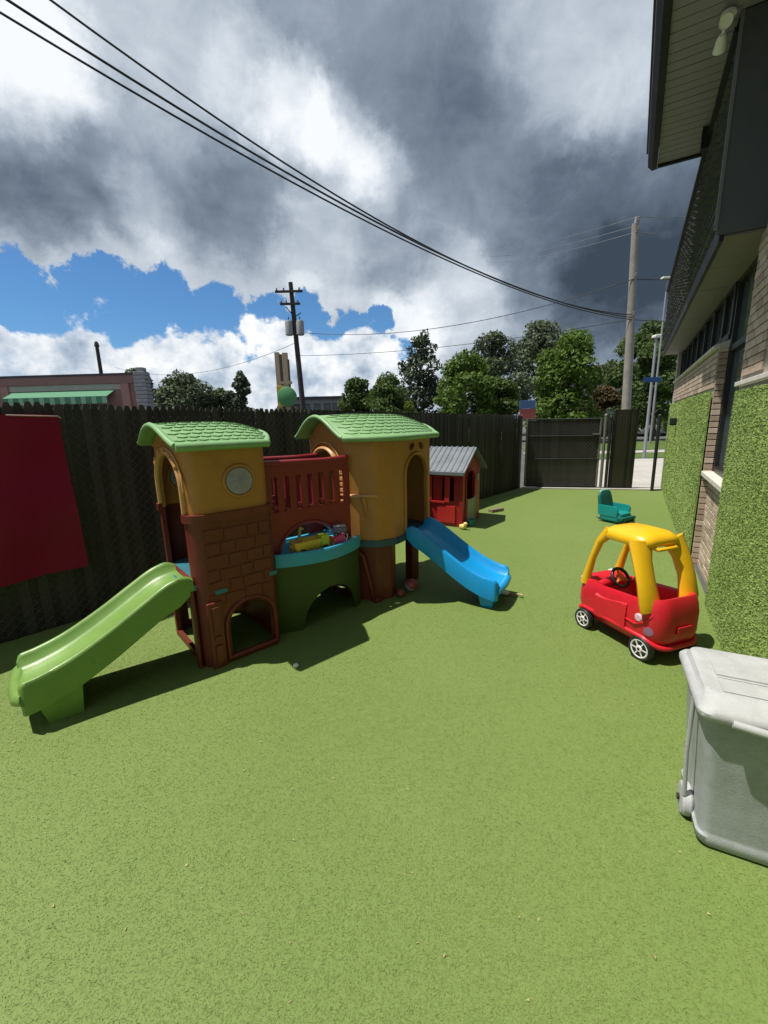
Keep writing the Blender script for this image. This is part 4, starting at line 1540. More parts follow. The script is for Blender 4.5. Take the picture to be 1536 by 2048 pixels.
obj('beak', tube(nb(), [(0.08, 0, 0.105), (0.105, 0, 0.102)], [0.012, 0.005], 8), PORANGE, yt, 50)
tt = thing('toy_tub', 'little teal plastic tub next to the yellow toy by the playhouse', 'toy', (1.33, 6.30, 0.0))
obj('tub', lathe(nb(), [(0.05, 0.0), (0.055, 0.004), (0.07, 0.09), (0.076, 0.095), (0.066, 0.092), (0.052, 0.012)], 18), mat('teal tub plastic', (0.06, 0.30, 0.32), 0.45), tt, 40)
obj('rim', tube(nb(), [(0.072 * math.cos(a), 0.072 * math.sin(a), 0.094) for a in [2 * math.pi * k / 18 for k in range(19)]], 0.006, 6, False), MATS['teal tub plastic'], tt, 60)
lg = thing('wood_plank', 'short weathered wood offcut on the turf right of the playhouse', 'plank', (1.98, 7.25, 0.0), R(30))
obj('board', bx(-0.14, 0.14, -0.05, 0.05, 0.0, 0.06, bevel=0.006), mat('weathered wood', (0.20, 0.15, 0.10), 0.85, 0.25, 14, 0.002, 60), lg)
pp = thing('rubber_hose', 'thin grey hose lying at the foot of the far fence', 'hose', (0, 0, 0))
obj('hose', tube(nb(), [(2.55, 8.85, 0.016), (2.75, 8.98, 0.016), (2.95, 9.22, 0.016), (3.12, 9.38, 0.016)], 0.014, 8), mat('grey hose', (0.20, 0.20, 0.19), 0.5), pp, 50)

# ------------------------------------------------------------------ teal toddler seat
TEAL = mat('teal plastic', (0.008, 0.235, 0.225), 0.36, 0.06, 4)
TEALD = mat('deep teal plastic', (0.006, 0.11, 0.105), 0.42, 0.06, 4)
chair = thing('toddler_chair', 'teal plastic toddler chair on rocker base near the gate', 'chair', (3.56, 6.32, 0), R(-62))
chair.scale = (0.9, 0.9, 0.95)


def ring(x0, x1, y0, y1, r, z):
    return [(x, y, z) for x, y in rrect(x0, x1, y0, y1, r, 4)]


# x forward of the seat, y across
bm = nb()
loft(bm, [ring(-0.17, 0.21, -0.17, 0.17, 0.06, 0.05), ring(-0.18, 0.22, -0.18, 0.18, 0.07, 0.10), ring(-0.18, 0.20, -0.17, 0.17, 0.07, 0.17), ring(-0.16, 0.17, -0.14, 0.14, 0.06, 0.185)])
obj('seat', bm, TEAL, chair, 45)
bm = nb()
prof = []
for z, t0, t1, w in ((0.16, -0.19, -0.11, 0.17), (0.28, -0.215, -0.145, 0.175), (0.40, -0.235, -0.175, 0.17), (0.47, -0.24, -0.19, 0.145), (0.495, -0.235, -0.20, 0.10)):
    prof.append(ring(t0, t1, -w, w, 0.03, z))
loft(bm, prof)
obj('backrest', bm, TEALD, chair, 45)
obj('back_cap', tube(nb(), [(-0.215, -0.13, 0.47), (-0.22, -0.08, 0.497), (-0.22, 0.08, 0.497), (-0.215, 0.13, 0.47)], 0.018, 8), mat('pale teal plastic', (0.22, 0.42, 0.40), 0.4), chair, 60)
for s_ in (-1, 1):
    bm = nb()
    loft(bm, [ring(-0.19, 0.16, s_ * 0.165 - 0.022, s_ * 0.165 + 0.022, 0.02, 0.12), ring(-0.20, 0.17, s_ * 0.168 - 0.024, s_ * 0.168 + 0.024, 0.02, 0.24), ring(-0.20, 0.13, s_ * 0.168 - 0.02, s_ * 0.168 + 0.02, 0.02, 0.285)])
    obj('armrest', bm, TEAL, chair, 45)
    bm = nb()
    pts = []
    for k in range(13):
        f = -1 + 2 * k / 12.0
        pts.append((0.02 + f * 0.25, s_ * 0.13, 0.018 + 0.05 * f * f))
    tube(bm, pts, 0.018, 8)
    obj('rocker', bm, TEALD, chair, 50)
obj('front_tray', bx(0.16, 0.26, -0.19, 0.19, 0.075, 0.125, bevel=0.015), TEALD, chair, 40)

# ------------------------------------------------------------------ red and yellow ride-on car
CRED = mat('red car plastic', (0.60, 0.012, 0.026), 0.36, 0.08, 3, 0.0006, 150, dirt=0.10, dirtcol=(0.30, 0.10, 0.09))
CYEL = mat('yellow car plastic', (0.78, 0.44, 0.010), 0.33, 0.05, 3, 0.0005, 150, dirt=0.06)
CWHITE = mat('white wheel plastic', (0.72, 0.69, 0.68), 0.4, 0.06, 10, dirt=0.1)
CBLACK = mat('black toy plastic', (0.012, 0.012, 0.012), 0.45)
CPINK = mat('faded pink sticker', (0.66, 0.42, 0.46), 0.5, 0.1, 20)
CPURP = mat('faded violet sticker', (0.26, 0.13, 0.22), 0.5, 0.1, 20)
car = thing('ride_on_car', 'red and yellow plastic toddler ride-on car with white wheels', 'toy car', (1.80, 2.835, 0), R(18.85))


def car_outline(z, w, yb, yf, r, n=7, nose=0.0):
    """x across, y forward; nose narrows the front"""
    pts = []
    for x, y in rrect(-w, w, yb, yf, r, n):
        f = max(0.0, (y - 0.05) / (yf - 0.05))
        x *= 1 - nose * f ** 2
        # waist: pulled in behind the doors, wide over the wheels
        x *= 1 - 0.05 * math.exp(-((y - 0.02) / 0.10) ** 2)
        pts.append((x, y, z))
    return pts


bm = nb()
rings = [car_outline(0.085, 0.13, -0.27, 0.29, 0.09, nose=0.15), car_outline(0.095, 0.165, -0.315, 0.33, 0.10, nose=0.15), car_outline(0.135, 0.195, -0.350, 0.365, 0.11, nose=0.16),
         car_outline(0.20, 0.208, -0.365, 0.380, 0.11, nose=0.16), car_outline(0.27, 0.210, -0.365, 0.380, 0.11, nose=0.17), car_outline(0.325, 0.205, -0.355, 0.370, 0.11, nose=0.18),
         car_outline(0.36, 0.200, -0.345, 0.350, 0.11, nose=0.18), car_outline(0.378, 0.190, -0.335, 0.32, 0.10, nose=0.18), car_outline(0.375, 0.172, -0.305, 0.27, 0.09, nose=0.18),
         car_outline(0.34, 0.165, -0.24, 0.22, 0.08, nose=0.12), car_outline(0.17, 0.150, -0.22, 0.20, 0.08, nose=0.1), car_outline(0.14, 0.12, -0.18, 0.17, 0.06, nose=0.1)]
# side windows dip: the rim is lower at the door and climbs at the ends
for ri in (4, 5, 6, 7, 8):
    rings[ri] = [(x, y, z - 0.045 * math.exp(-((y - 0.10) / 0.13) ** 2) * (1 if abs(x) > 0.1 else 0.2) + 0.045 * max(0.0, (-y - 0.18) / 0.18)) for x, y, z in rings[ri]]
rings = [[(x, y, z if z < 0.2 else 0.2 + (z - 0.2) * 1.16) for x, y, z in r_] for r_ in rings]
loft(bm, rings)
body = obj('body', bm, CRED, car, 50)
# rolled skirt along the lower edge
bm = nb()
sk = []
for x, y, z in car_outline(0.135, 0.203, -0.358, 0.372, 0.11, 7, 0.16):
    arch = 0.055 * math.exp(-((y - 0.245) / 0.075) ** 2) + 0.05 * math.exp(-((y + 0.245) / 0.075) ** 2)
    sk.append((x, y, 0.115 + arch))
sk.append(sk[0])
tube(bm, sk, 0.017, 8, False)
obj('skirt', bm, CRED, body, 60)
# shoulder crease on the rear quarter
for s_ in (-1, 1):
    obj('fender_crease', tube(nb(), [(s_ * 0.205, -0.10, 0.245), (s_ * 0.211, -0.19, 0.24), (s_ * 0.209, -0.25, 0.275), (s_ * 0.198, -0.29, 0.325), (s_ * 0.186, -0.305, 0.35)], [0.006, 0.010, 0.011, 0.010, 0.005], 8), CRED, body, 60)
    # door, a panel standing slightly proud
    bm = nb()
    gy = [-0.115 + 0.27 * k / 10 for k in range(11)]
    for out in (0.0,):
        cols_ = []
        for yv in gy:
            wv = 0.2115 * (1 - 0.05 * math.exp(-((yv - 0.02) / 0.10) ** 2)) * (1 - 0.16 * max(0.0, (yv - 0.05) / 0.33) ** 2)
            top_ = 0.352 - 0.035 * math.exp(-((yv - 0.10) / 0.13) ** 2)
            cols_.append([(s_ * (wv - 0.012), yv, 0.15), (s_ * (wv + 0.004), yv, 0.155), (s_ * (wv + 0.007), yv, 0.24), (s_ * (wv + 0.003), yv, top_ - 0.01), (s_ * (wv - 0.012), yv, top_)])
        loft(bm, cols_, False, False, False)
        for c_ in (cols_[0], cols_[-1]):
            bm.faces.new([bm.verts.new(p) for p in c_])
    dr_ = obj('door', bm, CRED, car, 40)
    obj('fuel_cap', lathe(nb(), [(0.028, -0.004), (0.028, 0.010), (0.022, 0.016), (0.001, 0.017)], 16, tr(s_ * 0.206, -0.215, 0.295) @ roty(90 * s_)), CPINK, car, 40)
    obj('sticker', lathe(nb(), [(0.030, 0.0), (0.030, 0.004), (0.001, 0.005)], 16, tr(s_ * 0.203, -0.285, 0.225) @ rotz(-25 * s_) @ roty(90 * s_)), CPURP, car, 40)
    obj('headlight', lathe(nb(), [(0.03, -0.02), (0.036, 0.0), (0.032, 0.018), (0.001, 0.026)], 16, tr(s_ * 0.125, 0.335, 0.37) @ rotx(-60)), CWHITE, car, 40)
    # roof posts
    obj('rear_post', tube(nb(), [(s_ * 0.168, -0.255, 0.36), (s_ * 0.178, -0.250, 0.41), (s_ * 0.184, -0.215, 0.54), (s_ * 0.176, -0.165, 0.67), (s_ * 0.148, -0.115, 0.775)],
                          [0.082, 0.084, 0.074, 0.078, 0.095], 12, True, (0.45, 1.0)), CYEL, car, 60)
    obj('front_post', tube(nb(), [(s_ * 0.158, 0.300, 0.35), (s_ * 0.158, 0.290, 0.42), (s_ * 0.158, 0.250, 0.57), (s_ * 0.152, 0.205, 0.70), (s_ * 0.125, 0.14, 0.792)],
                           [0.042, 0.034, 0.027, 0.031, 0.05], 10, True, (0.9, 0.9)), CYEL, car, 60)
# roof
bm = nb()
def roof_ring(z, w, yb, yf, r):
    return [(x, y, z + 0.020 * (1 - (x / 0.17) ** 2) + 0.014 * (1 - ((y - 0.005) / 0.2) ** 2)) for x, y in rrect(-w, w, yb, yf, r, 6)]
loft(bm, [roof_ring(0.722, 0.135, -0.145, 0.155, 0.07), roof_ring(0.732, 0.165, -0.175, 0.190, 0.08), roof_ring(0.762, 0.176, -0.186, 0.203, 0.085), roof_ring(0.790, 0.166, -0.172, 0.190, 0.085), roof_ring(0.806, 0.138, -0.135, 0.155, 0.07), roof_ring(0.813, 0.07, -0.06, 0.08, 0.05)])
rf = obj('roof', bm, CYEL, car, 60)
obj('roof_handle', tube(nb(), [(-0.09, -0.15, 0.745), (-0.08, -0.197, 0.737), (0.08, -0.197, 0.737), (0.09, -0.15, 0.745)], 0.013, 8), CYEL, rf, 60)
bm = nb()
loft(bm, [[(x, y, z) for x, y in rrect(-0.13, 0.13, y0, y1, 0.04, 4)] for z, y0, y1 in ((0.15, -0.21, -0.04), (0.215, -0.21, -0.03), (0.225, -0.20, -0.05))])
obj('seat', bm, CRED, car, 45)
obj('dashboard', tube(nb(), [(-0.15, 0.18, 0.365), (0, 0.20, 0.38), (0.15, 0.18, 0.365)], 0.032, 10), CRED, car, 60)
M = tr(-0.01, 0.125, 0.425) @ rotx(55)
sw = obj('steering_wheel', tube(nb(), [M @ Vector((0.07 * math.cos(a), 0.07 * math.sin(a), 0)) for a in [2 * math.pi * k / 24 for k in range(25)]], 0.012, 8, False), CBLACK, car, 60)
obj('wheel_hub', lathe(nb(), [(0.03, -0.01), (0.032, 0.008), (0.015, 0.02), (0.001, 0.021)], 14, M), PORANGE, sw, 40)
for a in (90, 210, 330):
    obj('wheel_spoke', tube(nb(), [M @ Vector((0.02 * math.cos(R(a)), 0.02 * math.sin(R(a)), 0)), M @ Vector((0.07 * math.cos(R(a)), 0.07 * math.sin(R(a)), 0))], 0.009, 6), PORANGE, sw, 60)
obj('steering_column', tube(nb(), [(-0.01, 0.13, 0.415), (-0.01, 0.19, 0.35)], 0.014, 8), CBLACK, car, 60)
obj('ignition_key', bx(0.05, 0.075, 0.13, 0.15, 0.37, 0.41, bevel=0.005), PORANGE, car)
obj('number_plate', bx(-0.06, 0.06, -0.378, -0.366, 0.215, 0.265, bevel=0.004), CRED, car)


def car_wheel(x, y, r, w):
    s_ = 1 if x > 0 else -1
    M = tr(x, y, r) @ roty(90 * s_)
    t_ = obj('wheel', lathe(nb(), [(r * 0.78, -w / 2), (r * 0.93, -w / 2), (r, -w * 0.32), (r, w * 0.32), (r * 0.93, w / 2), (r * 0.80, w / 2), (r * 0.78, w * 0.40)], 26, M), CBLACK, car, 40)
    obj('hub', lathe(nb(), [(r * 0.79, -w * 0.45), (r * 0.79, w * 0.40), (r * 0.70, w * 0.47), (r * 0.60, w * 0.36), (r * 0.30, w * 0.36), (r * 0.24, w * 0.50), (r * 0.12, w * 0.52), (r * 0.10, w * 0.40), (0.001, w * 0.40)], 26, M), CWHITE, t_, 30)
    for k in range(6):
        a = R(60 * k)
        obj('spoke', bx(-0.004, 0.004, r * 0.28, r * 0.66, w * 0.34, w * 0.45, M=M @ rotz(60 * k)), CWHITE, t_)
    obj('axle_pin', lathe(nb(), [(r * 0.09, w * 0.4), (r * 0.09, w * 0.56), (0.001, w * 0.57)], 10, M), CBLACK, t_, 40)


for x in (-0.198, 0.198):
    car_wheel(x, -0.245, 0.085, 0.05)
    car_wheel(x, 0.245, 0.078, 0.05)

# ------------------------------------------------------------------ grey wheeled bin by the wall
BINGREY = mat('grey bin plastic', (0.31, 0.325, 0.33), 0.55, 0.12, 14, 0.001, 160, dirt=0.25)
BINLID = mat('pale lid plastic', (0.40, 0.40, 0.40), 0.6, 0.10, 14, 0.0008, 160, dirt=0.30, dirtcol=(0.30, 0.29, 0.26))
ang = math.atan2(-0.444, 0.896)
bn = thing('wheeled_bin', 'grey plastic wheeled bin with pale lid against the turf wall', 'bin', (1.150, 1.285, 0), ang)
bn.scale = (1, 1, 1.045)
# x towards the wall, y away from the camera
bm = nb()
bw, bd = 0.36, 0.345
rr = []
for z, g in ((0.012, -0.012), (0.025, 0.0), (0.055, 0.004), (0.062, -0.004), (0.075, -0.006), (0.30, 0.010), (0.52, 0.028), (0.545, 0.030)):
    rr.append([(x, y, z) for x, y in rrect(-g, bw + g * 0.2, -g * 0.6, bd + g, 0.034, 6)])
loft(bm, rr)
bb = obj('body', bm, BINGREY, bn, 40)
obj('rim', tube(nb(), [(x, y, 0.545) for x, y in rrect(-0.038, bw + 0.01, -0.026, bd + 0.04, 0.055, 6)] + [(-0.038 + 0.055, -0.026, 0.545)], 0.010, 8, False), BINGREY, bb, 60)
bm = nb()
lr = []
for z, g, y0 in ((0.540, 0.036, -0.042), (0.552, 0.042, -0.048), (0.566, 0.042, -0.048), (0.578, 0.034, -0.040), (0.584, 0.022, -0.026), (0.604, 0.012, 0.02), (0.607, 0.0, 0.035)):
    lr.append([(x, y, z + 0.010 * max(0.0, (y / bd))) for x, y in rrect(-g - 0.02, bw + 0.01, y0, bd + g, 0.04, 6)])
loft(bm, lr)
ld = obj('lid', bm, BINLID, bn, 35)
obj('lid_seam', bx(0.02, bw - 0.01, 0.135, 0.141, 0.608, 0.6135), BINLID, ld)
obj('lid_panel', bx(0.02, bw - 0.01, 0.150, 0.32, 0.608, 0.618, bevel=0.004), BINLID, ld)
obj('lid_panel', bx(0.02, bw - 0.01, 0.045, 0.132, 0.608, 0.6125, bevel=0.003), BINLID, ld)
obj('front_handle', tube(nb(), [(0.03, -0.055, 0.556), (0.18, -0.075, 0.552), (0.33, -0.055, 0.556)], 0.014, 8), BINLID, ld, 60)
obj('guide_rod', tube(nb(), [(-0.048, 0.10, 0.535), (-0.045, 0.105, 0.30), (-0.030, 0.115, 0.11)], 0.008, 8), BINLID, bn, 60)
for y in (0.155,):
    M = tr(-0.016, y, 0.062) @ roty(-90)
    w_ = obj('wheel', lathe(nb(), [(0.02, -0.018), (0.055, -0.018), (0.062, -0.010), (0.062, 0.010), (0.055, 0.018), (0.02, 0.020), (0.001, 0.020)], 22, M), BINLID, bn, 40)
    obj('axle', lathe(nb(), [(0.012, 0.018), (0.012, 0.028), (0.001, 0.029)], 12, M), CBLACK, w_, 40)

# ------------------------------------------------------------------ trees beyond the fence
LEAF_A = leafmat('fresh leaves', (0.045, 0.095, 0.014), (0.150, 0.235, 0.040))
LEAF_B = leafmat('mid leaves', (0.038, 0.075, 0.020), (0.115, 0.170, 0.042))
LEAF_C = leafmat('dark conifer needles', (0.028, 0.048, 0.026), (0.085, 0.112, 0.058), 0.15)
LEAF_D = leafmat('grey green leaves', (0.052, 0.076, 0.038), (0.135, 0.168, 0.085), 0.2)
LEAF_E = leafmat('yellow green leaves', (0.075, 0.11, 0.012), (0.20, 0.25, 0.04))
BARK = mat('bark', (0.075, 0.055, 0.04), 0.9, 0.25, 6, 0.01, 20)


def leaf_cloud(clumps, n, size, droop=0.0):
    """leaf quads spread over the outer part of many small lobes"""
    vol = np.array([c[3] * c[4] * c[5] for c in clumps]) ** 0.67
    idx = rng.choice(len(clumps), n, p=vol / vol.sum())
    C = np.array(clumps)[idx]
    v = rng.normal(size=(n, 3))
    v /= np.linalg.norm(v, axis=1)[:, None]
    rad = rng.uniform(0.45, 1.08, n)[:, None] ** 0.6
    P = C[:, :3] + v * rad * C[:, 3:6]
    nrm = v * 0.7 + rng.normal(size=(n, 3)) * 0.7
    nrm[:, 2] += 0.4
    nrm /= np.linalg.norm(nrm, axis=1)[:, None]
    a = np.cross(nrm, rng.normal(size=(n, 3)))
    a /= np.linalg.norm(a, axis=1)[:, None]
    b = np.cross(nrm, a)
    a[:, 2] -= droop
    s = (size * rng.uniform(0.55, 1.4, n))[:, None]
    V = np.empty((n, 4, 3))
    V[:, 0] = P - a * s
    V[:, 1] = P + b * s * 0.55
    V[:, 2] = P + a * s
    V[:, 3] = P - b * s * 0.55
    me = bpy.data.meshes.new('crown')
    me.vertices.add(n * 4)
    me.vertices.foreach_set('co', V.reshape(-1).astype(np.float32))
    me.loops.add(n * 4)
    me.loops.foreach_set('vertex_index', np.arange(n * 4, dtype=np.int32))
    me.polygons.add(n)
    me.polygons.foreach_set('loop_start', np.arange(0, n * 4, 4, dtype=np.int32))
    me.polygons.foreach_set('loop_total', np.full(n, 4, dtype=np.int32))
    me.update(calc_edges=True)
    return me


def tree(label, x, y, w, h, m, kind='round', n=4500, leaf=0.22, base=0.28, name='broadleaf_tree', lobes=34, lean=0.0):
    t = thing(name, label, 'tree', (x, y, 0), 0, 'trees beyond the fence')
    cl = []
    w = w * 1.12
    zb = h * base * 0.7
    if kind == 'round':
        for k in range(lobes):
            f = rng.uniform(0, 1)
            z = zb + (h - zb) * (0.10 + 0.82 * f)
            prof = math.sin(math.pi * min(1.0, 0.30 + 0.68 * f)) ** 0.6
            r = w / 2 * prof * math.sqrt(rng.uniform(0.15, 1.0)) * 0.82
            a = rng.uniform(0, 2 * math.pi)
            s = w * rng.uniform(0.13, 0.22)
            cl.append((r * math.cos(a) + lean * f, r * math.sin(a), z, s, s, s * rng.uniform(0.6, 0.85)))
        cl.append((lean, 0, h - w * 0.11, w * 0.14, w * 0.14, w * 0.11))
    else:
        for k in range(lobes):
            f = (k + rng.uniform(0, 1)) / lobes
            z = zb + (h - zb) * f * 0.96
            r = w / 2 * (1 - f) ** 0.55 * rng.uniform(0.3, 1.15)
            a = rng.uniform(0, 2 * math.pi)
            s = w * (0.10 + 0.17 * (1 - f)) * rng.uniform(0.8, 1.3)
            cl.append((r * math.cos(a) + lean * f, r * math.sin(a), z, s, s, s * 0.62))
        cl.append((lean, 0, h - w * 0.06, w * 0.07, w * 0.07, w * 0.10))
    me = leaf_cloud(cl, int(n * 3.0), leaf * 0.74, 0.25 if kind != 'round' else 0.0)
    me.materials.append(m)
    obj('crown', me, m, t)
    tr_h = h * 0.85
    bm = nb()
    tube(bm, [(0, 0, 0), (0.05, 0.02, tr_h * 0.3), (lean * 0.5, 0.05, tr_h * 0.65), (lean * 0.9, 0, tr_h)], [w * 0.045, w * 0.036, w * 0.022, w * 0.006], 8)
    obj('trunk', bm, BARK, t, 60)
    for k in range(6):
        c = cl[(k * 3) % len(cl)]
        z0 = min(max(zb * 0.9, c[2] * 0.7), tr_h * 0.8)
        obj('limb', tube(nb(), [(lean * z0 / h, 0, z0), ((c[0] + lean * z0 / h) * 0.5, c[1] * 0.5, (z0 + c[2]) * 0.5 + 0.1), (c[0], c[1], c[2])], [w * 0.018, w * 0.012, w * 0.004], 6), BARK, t, 60)
    return t


tree('tall dark ragged conifer rising above the far tower roof', 2.9, 40.0, 5.4, 9.4, LEAF_C, 'cone', 3800, 0.20, 0.10, 'conifer_tree', 34, 1.1)
tree('dark green shrubby tree left of the tall ragged conifer', -1.9, 37.0, 3.3, 5.3, LEAF_B, 'round', 2600, 0.19, 0.12)
tree('rounded green tree in front of the tall ragged conifer', 0.75, 34.0, 3.7, 5.1, LEAF_B, 'round', 2800, 0.18, 0.10)
tree('bright green leafy tree just right of the far tower roof', 5.75, 30.0, 3.9, 6.05, LEAF_A, 'round', 3600, 0.17, 0.10)
tree('grey green open-crowned tree behind the bright leafy trees', 11.2, 43.0, 6.2, 9.8, LEAF_D, 'round', 2600, 0.23, 0.34, lobes=18)
tree('low mid green tree between the two bright leafy trees', 8.35, 31.0, 3.0, 4.6, LEAF_B, 'round', 2400, 0.17, 0.08)
tree('large grey green tree standing furthest back above the gate', 17.6, 48.0, 7.2, 11.7, LEAF_D, 'round', 3200, 0.26, 0.2)
tree('bright full-crowned green tree directly behind the gate', 12.0, 28.0, 4.5, 7.0, LEAF_A, 'round', 4400, 0.17, 0.08)
tree('dark tree half hidden between utility pole and building', 21.6, 35.5, 5.6, 9.0, LEAF_B, 'round', 3200, 0.22, 0.1)
tree('shaded tree close behind the lamp posts by the building corner', 17.4, 27.5, 3.6, 6.0, LEAF_B, 'round', 2400, 0.17, 0.14)
tree('low brownish shrub beside the base of the tall pale pole', 15.3, 30.0, 2.9, 3.7, leafmat('rusty leaves', (0.07, 0.05, 0.02), (0.16, 0.12, 0.05)), 'round', 1500, 0.17, 0.05, 'shrub', 12)
tree('small yellow green bush peeking over the fence by the far roof', 1.95, 30.0, 1.5, 2.95, LEAF_E, 'round', 900, 0.14, 0.1, 'shrub', 9)
tree('wide dark tree clump right of the pink building', -20.2, 45.5, 6.4, 6.9, LEAF_D, 'round', 3400, 0.25, 0.08)
tree('dark cone-like tree left of the green round sign', -14.4, 45.0, 4.1, 6.9, LEAF_C, 'cone', 2400, 0.24, 0.05, 'conifer_tree', 20)
tree('faint tree top showing above the pink building roof', -27.6, 50.0, 4.2, 8.2, LEAF_D, 'round', 1500, 0.27, 0.3)
tree('low dark tree between the clump and the cone-like tree', -17.3, 47.0, 3.4, 5.6, LEAF_B, 'round', 1500, 0.25, 0.08)
tree('low scrub tree under the round green sign', -9.6, 44.0, 3.4, 4.0, LEAF_D, 'round', 1200, 0.22, 0.05, 'shrub', 10)

# ------------------------------------------------------------------ utility poles and lamps
WOODP = mat('dark weathered pole', (0.045, 0.04, 0.037), 0.9, 0.25, 3, 0.01, 20)
PALEP = mat('pale weathered pole', (0.27, 0.25, 0.22), 0.9, 0.2, 2, 0.01, 15)
GREYM = mat('grey painted steel', (0.28, 0.29, 0.30), 0.5, 0.1)
INSUL = mat('insulator', (0.20, 0.17, 0.15), 0.3, 0.1)
pm = thing('utility_pole', 'dark wooden utility pole with transformers and crossarms above the fence', 'utility pole', (-4.97, 28, 0))
obj('shaft', tube(nb(), [(0, 0, 0), (-0.19, 0, 5.0), (-0.39, 0, 10.05)], [0.19, 0.165, 0.13], 10), WOODP, pm, 50)
for z, l in ((9.45, 0.95), (8.75, 0.7)):
    ca = obj('crossarm', bx(-0.38 - l, -0.38 + l * 0.75, -0.20, -0.09, z, z + 0.12, M=None), WOODP, pm)
    for k in (-1, -0.5, 0.6):
        obj('insulator', lathe(nb(), [(0.03, 0), (0.06, 0.04), (0.04, 0.09), (0.055, 0.13), (0.02, 0.18)], 10, tr(-0.38 + k * l * 0.9, -0.15, z + 0.12)), INSUL, ca, 40)
for dx in (-0.33, 0.36):
    tf = obj('transformer', lathe(nb(), [(0.18, 0), (0.24, 0.04), (0.24, 0.75), (0.20, 0.85), (0.05, 0.90)], 14, tr(-0.31 + dx, -0.1, 7.0)), GREYM, pm, 40)
    obj('bushing', lathe(nb(), [(0.03, 0.0), (0.05, 0.08), (0.02, 0.2)], 8, tr(-0.31 + dx, -0.1, 7.9)), INSUL, tf, 40)
obj('cutout_arm', tube(nb(), [(-0.37, -0.05, 8.2), (-0.75, -0.1, 8.65)], 0.03, 6), WOODP, pm, 40)
obj('cutout_arm', tube(nb(), [(-0.37, -0.05, 8.0), (0.15, -0.1, 8.3)], 0.03, 6), WOODP, pm, 40)
pl_ = thing('utility_pole', 'short dark pole rising behind the pink building roof', 'utility pole', (-28.5, 45, 0))
obj('shaft', tube(nb(), [(0, 0, 0), (0, 0, 5), (0, 0, 10.1)], [0.22, 0.2, 0.16], 8), WOODP, pl_, 50)
obj('pole_cap', lathe(nb(), [(0.2, 9.7), (0.24, 9.75), (0.2, 10.0), (0.1, 10.2)], 8), WOODP, pl_, 40)
pr = thing('utility_pole', 'tall pale weathered utility pole right of the gate', 'utility pole', (11.42, 20, 0))
obj('shaft', tube(nb(), [(0, 0, 0), (-0.2, 0, 5.0), (-0.42, 0, 9.6)], [0.20, 0.175, 0.135], 12), PALEP, pr, 50)
obj('pole_top', tube(nb(), [(-0.42, 0, 9.6), (-0.40, 0, 9.85)], [0.06, 0.05], 8), GREYM, pr, 50)
for z in (9.55, 9.2, 7.4, 5.85):
    br = obj('bracket', tube(nb(), [(-0.41 + (9.6 - z) * 0.045, -0.13, z), (-0.45 + (9.6 - z) * 0.045, -0.28, z + 0.05)], 0.035, 6), GREYM, pr, 50)
    obj('insulator', lathe(nb(), [(0.03, 0), (0.05, 0.03), (0.035, 0.08), (0.05, 0.12), (0.02, 0.15)], 8, tr(-0.45 + (9.6 - z) * 0.045, -0.28, z + 0.05)), INSUL, br, 40)
obj('conduit', tube(nb(), [(0.12, -0.12, 0), (-0.02, -0.12, 3.0), (-0.12, -0.12, 5.4)], 0.04, 6), GREYM, pr, 50)


def lamp_post(x, y, h, label, arm, head=0.32):
    t = thing('street_lamp', label, 'street lamp', (x, y, 0))
    obj('lamp_pole', tube(nb(), [(0, 0, 0), (0, 0, h * 0.5), (0, 0, h)], [0.06, 0.05, 0.04], 10), GREYM, t, 50)
    obj('lamp_arm', tube(nb(), [(0, 0, h - 0.05), (arm * 0.5, 0, h + 0.04), (arm, 0, h + 0.05)], 0.03, 6), GREYM, t, 50)
    obj('lamp_head', bx(arm - head / 2, arm + head / 2, -0.13, 0.13, h + 0.02, h + 0.12, bevel=0.03), WHITE, t)


lamp_post(15.15, 24.0, 8.55, 'tall grey street lamp with white head beside the shingled roof edge', -0.05, 0.5)
lamp_post(9.93, 16.0, 4.3, 'shorter pale lamp post carrying a blue street sign', 0.0, 0.22)
sg = thing('street_sign', 'small blue street name sign on the shorter lamp post', 'sign', (9.88, 15.88, 2.87))
obj('sign_plate', bx(-0.34, 0.32, -0.012, 0.012, -0.09, 0.09, bevel=0.005), mat('blue sign', (0.02, 0.07, 0.20), 0.4), sg)
obj('sign_clamp', bx(-0.03, 0.06, 0.012, 0.06, -0.04, 0.04), GREYM, sg)

# ------------------------------------------------------------------ wires
WIREM = mat('black cable', (0.012, 0.012, 0.013), 0.6)
WIREG = mat('grey conductor', (0.16, 0.17, 0.18), 0.5)


def wire(label, A, B, sag, r, m, t0=0.0, n=40):
    A, B = Vector(A), Vector(B)
    pts = []
    for k in range(n + 1):
        t = t0 + (1 - t0) * k / n
        p = A.lerp(B, t)
        p.z -= sag * 4 * t * (1 - t)
        pts.append(p)
    o = obj('overhead_wire', tube(nb(), pts, r, 6), m, None, 60)
    setp(o, label, 'wire', 'overhead wires')
    return o


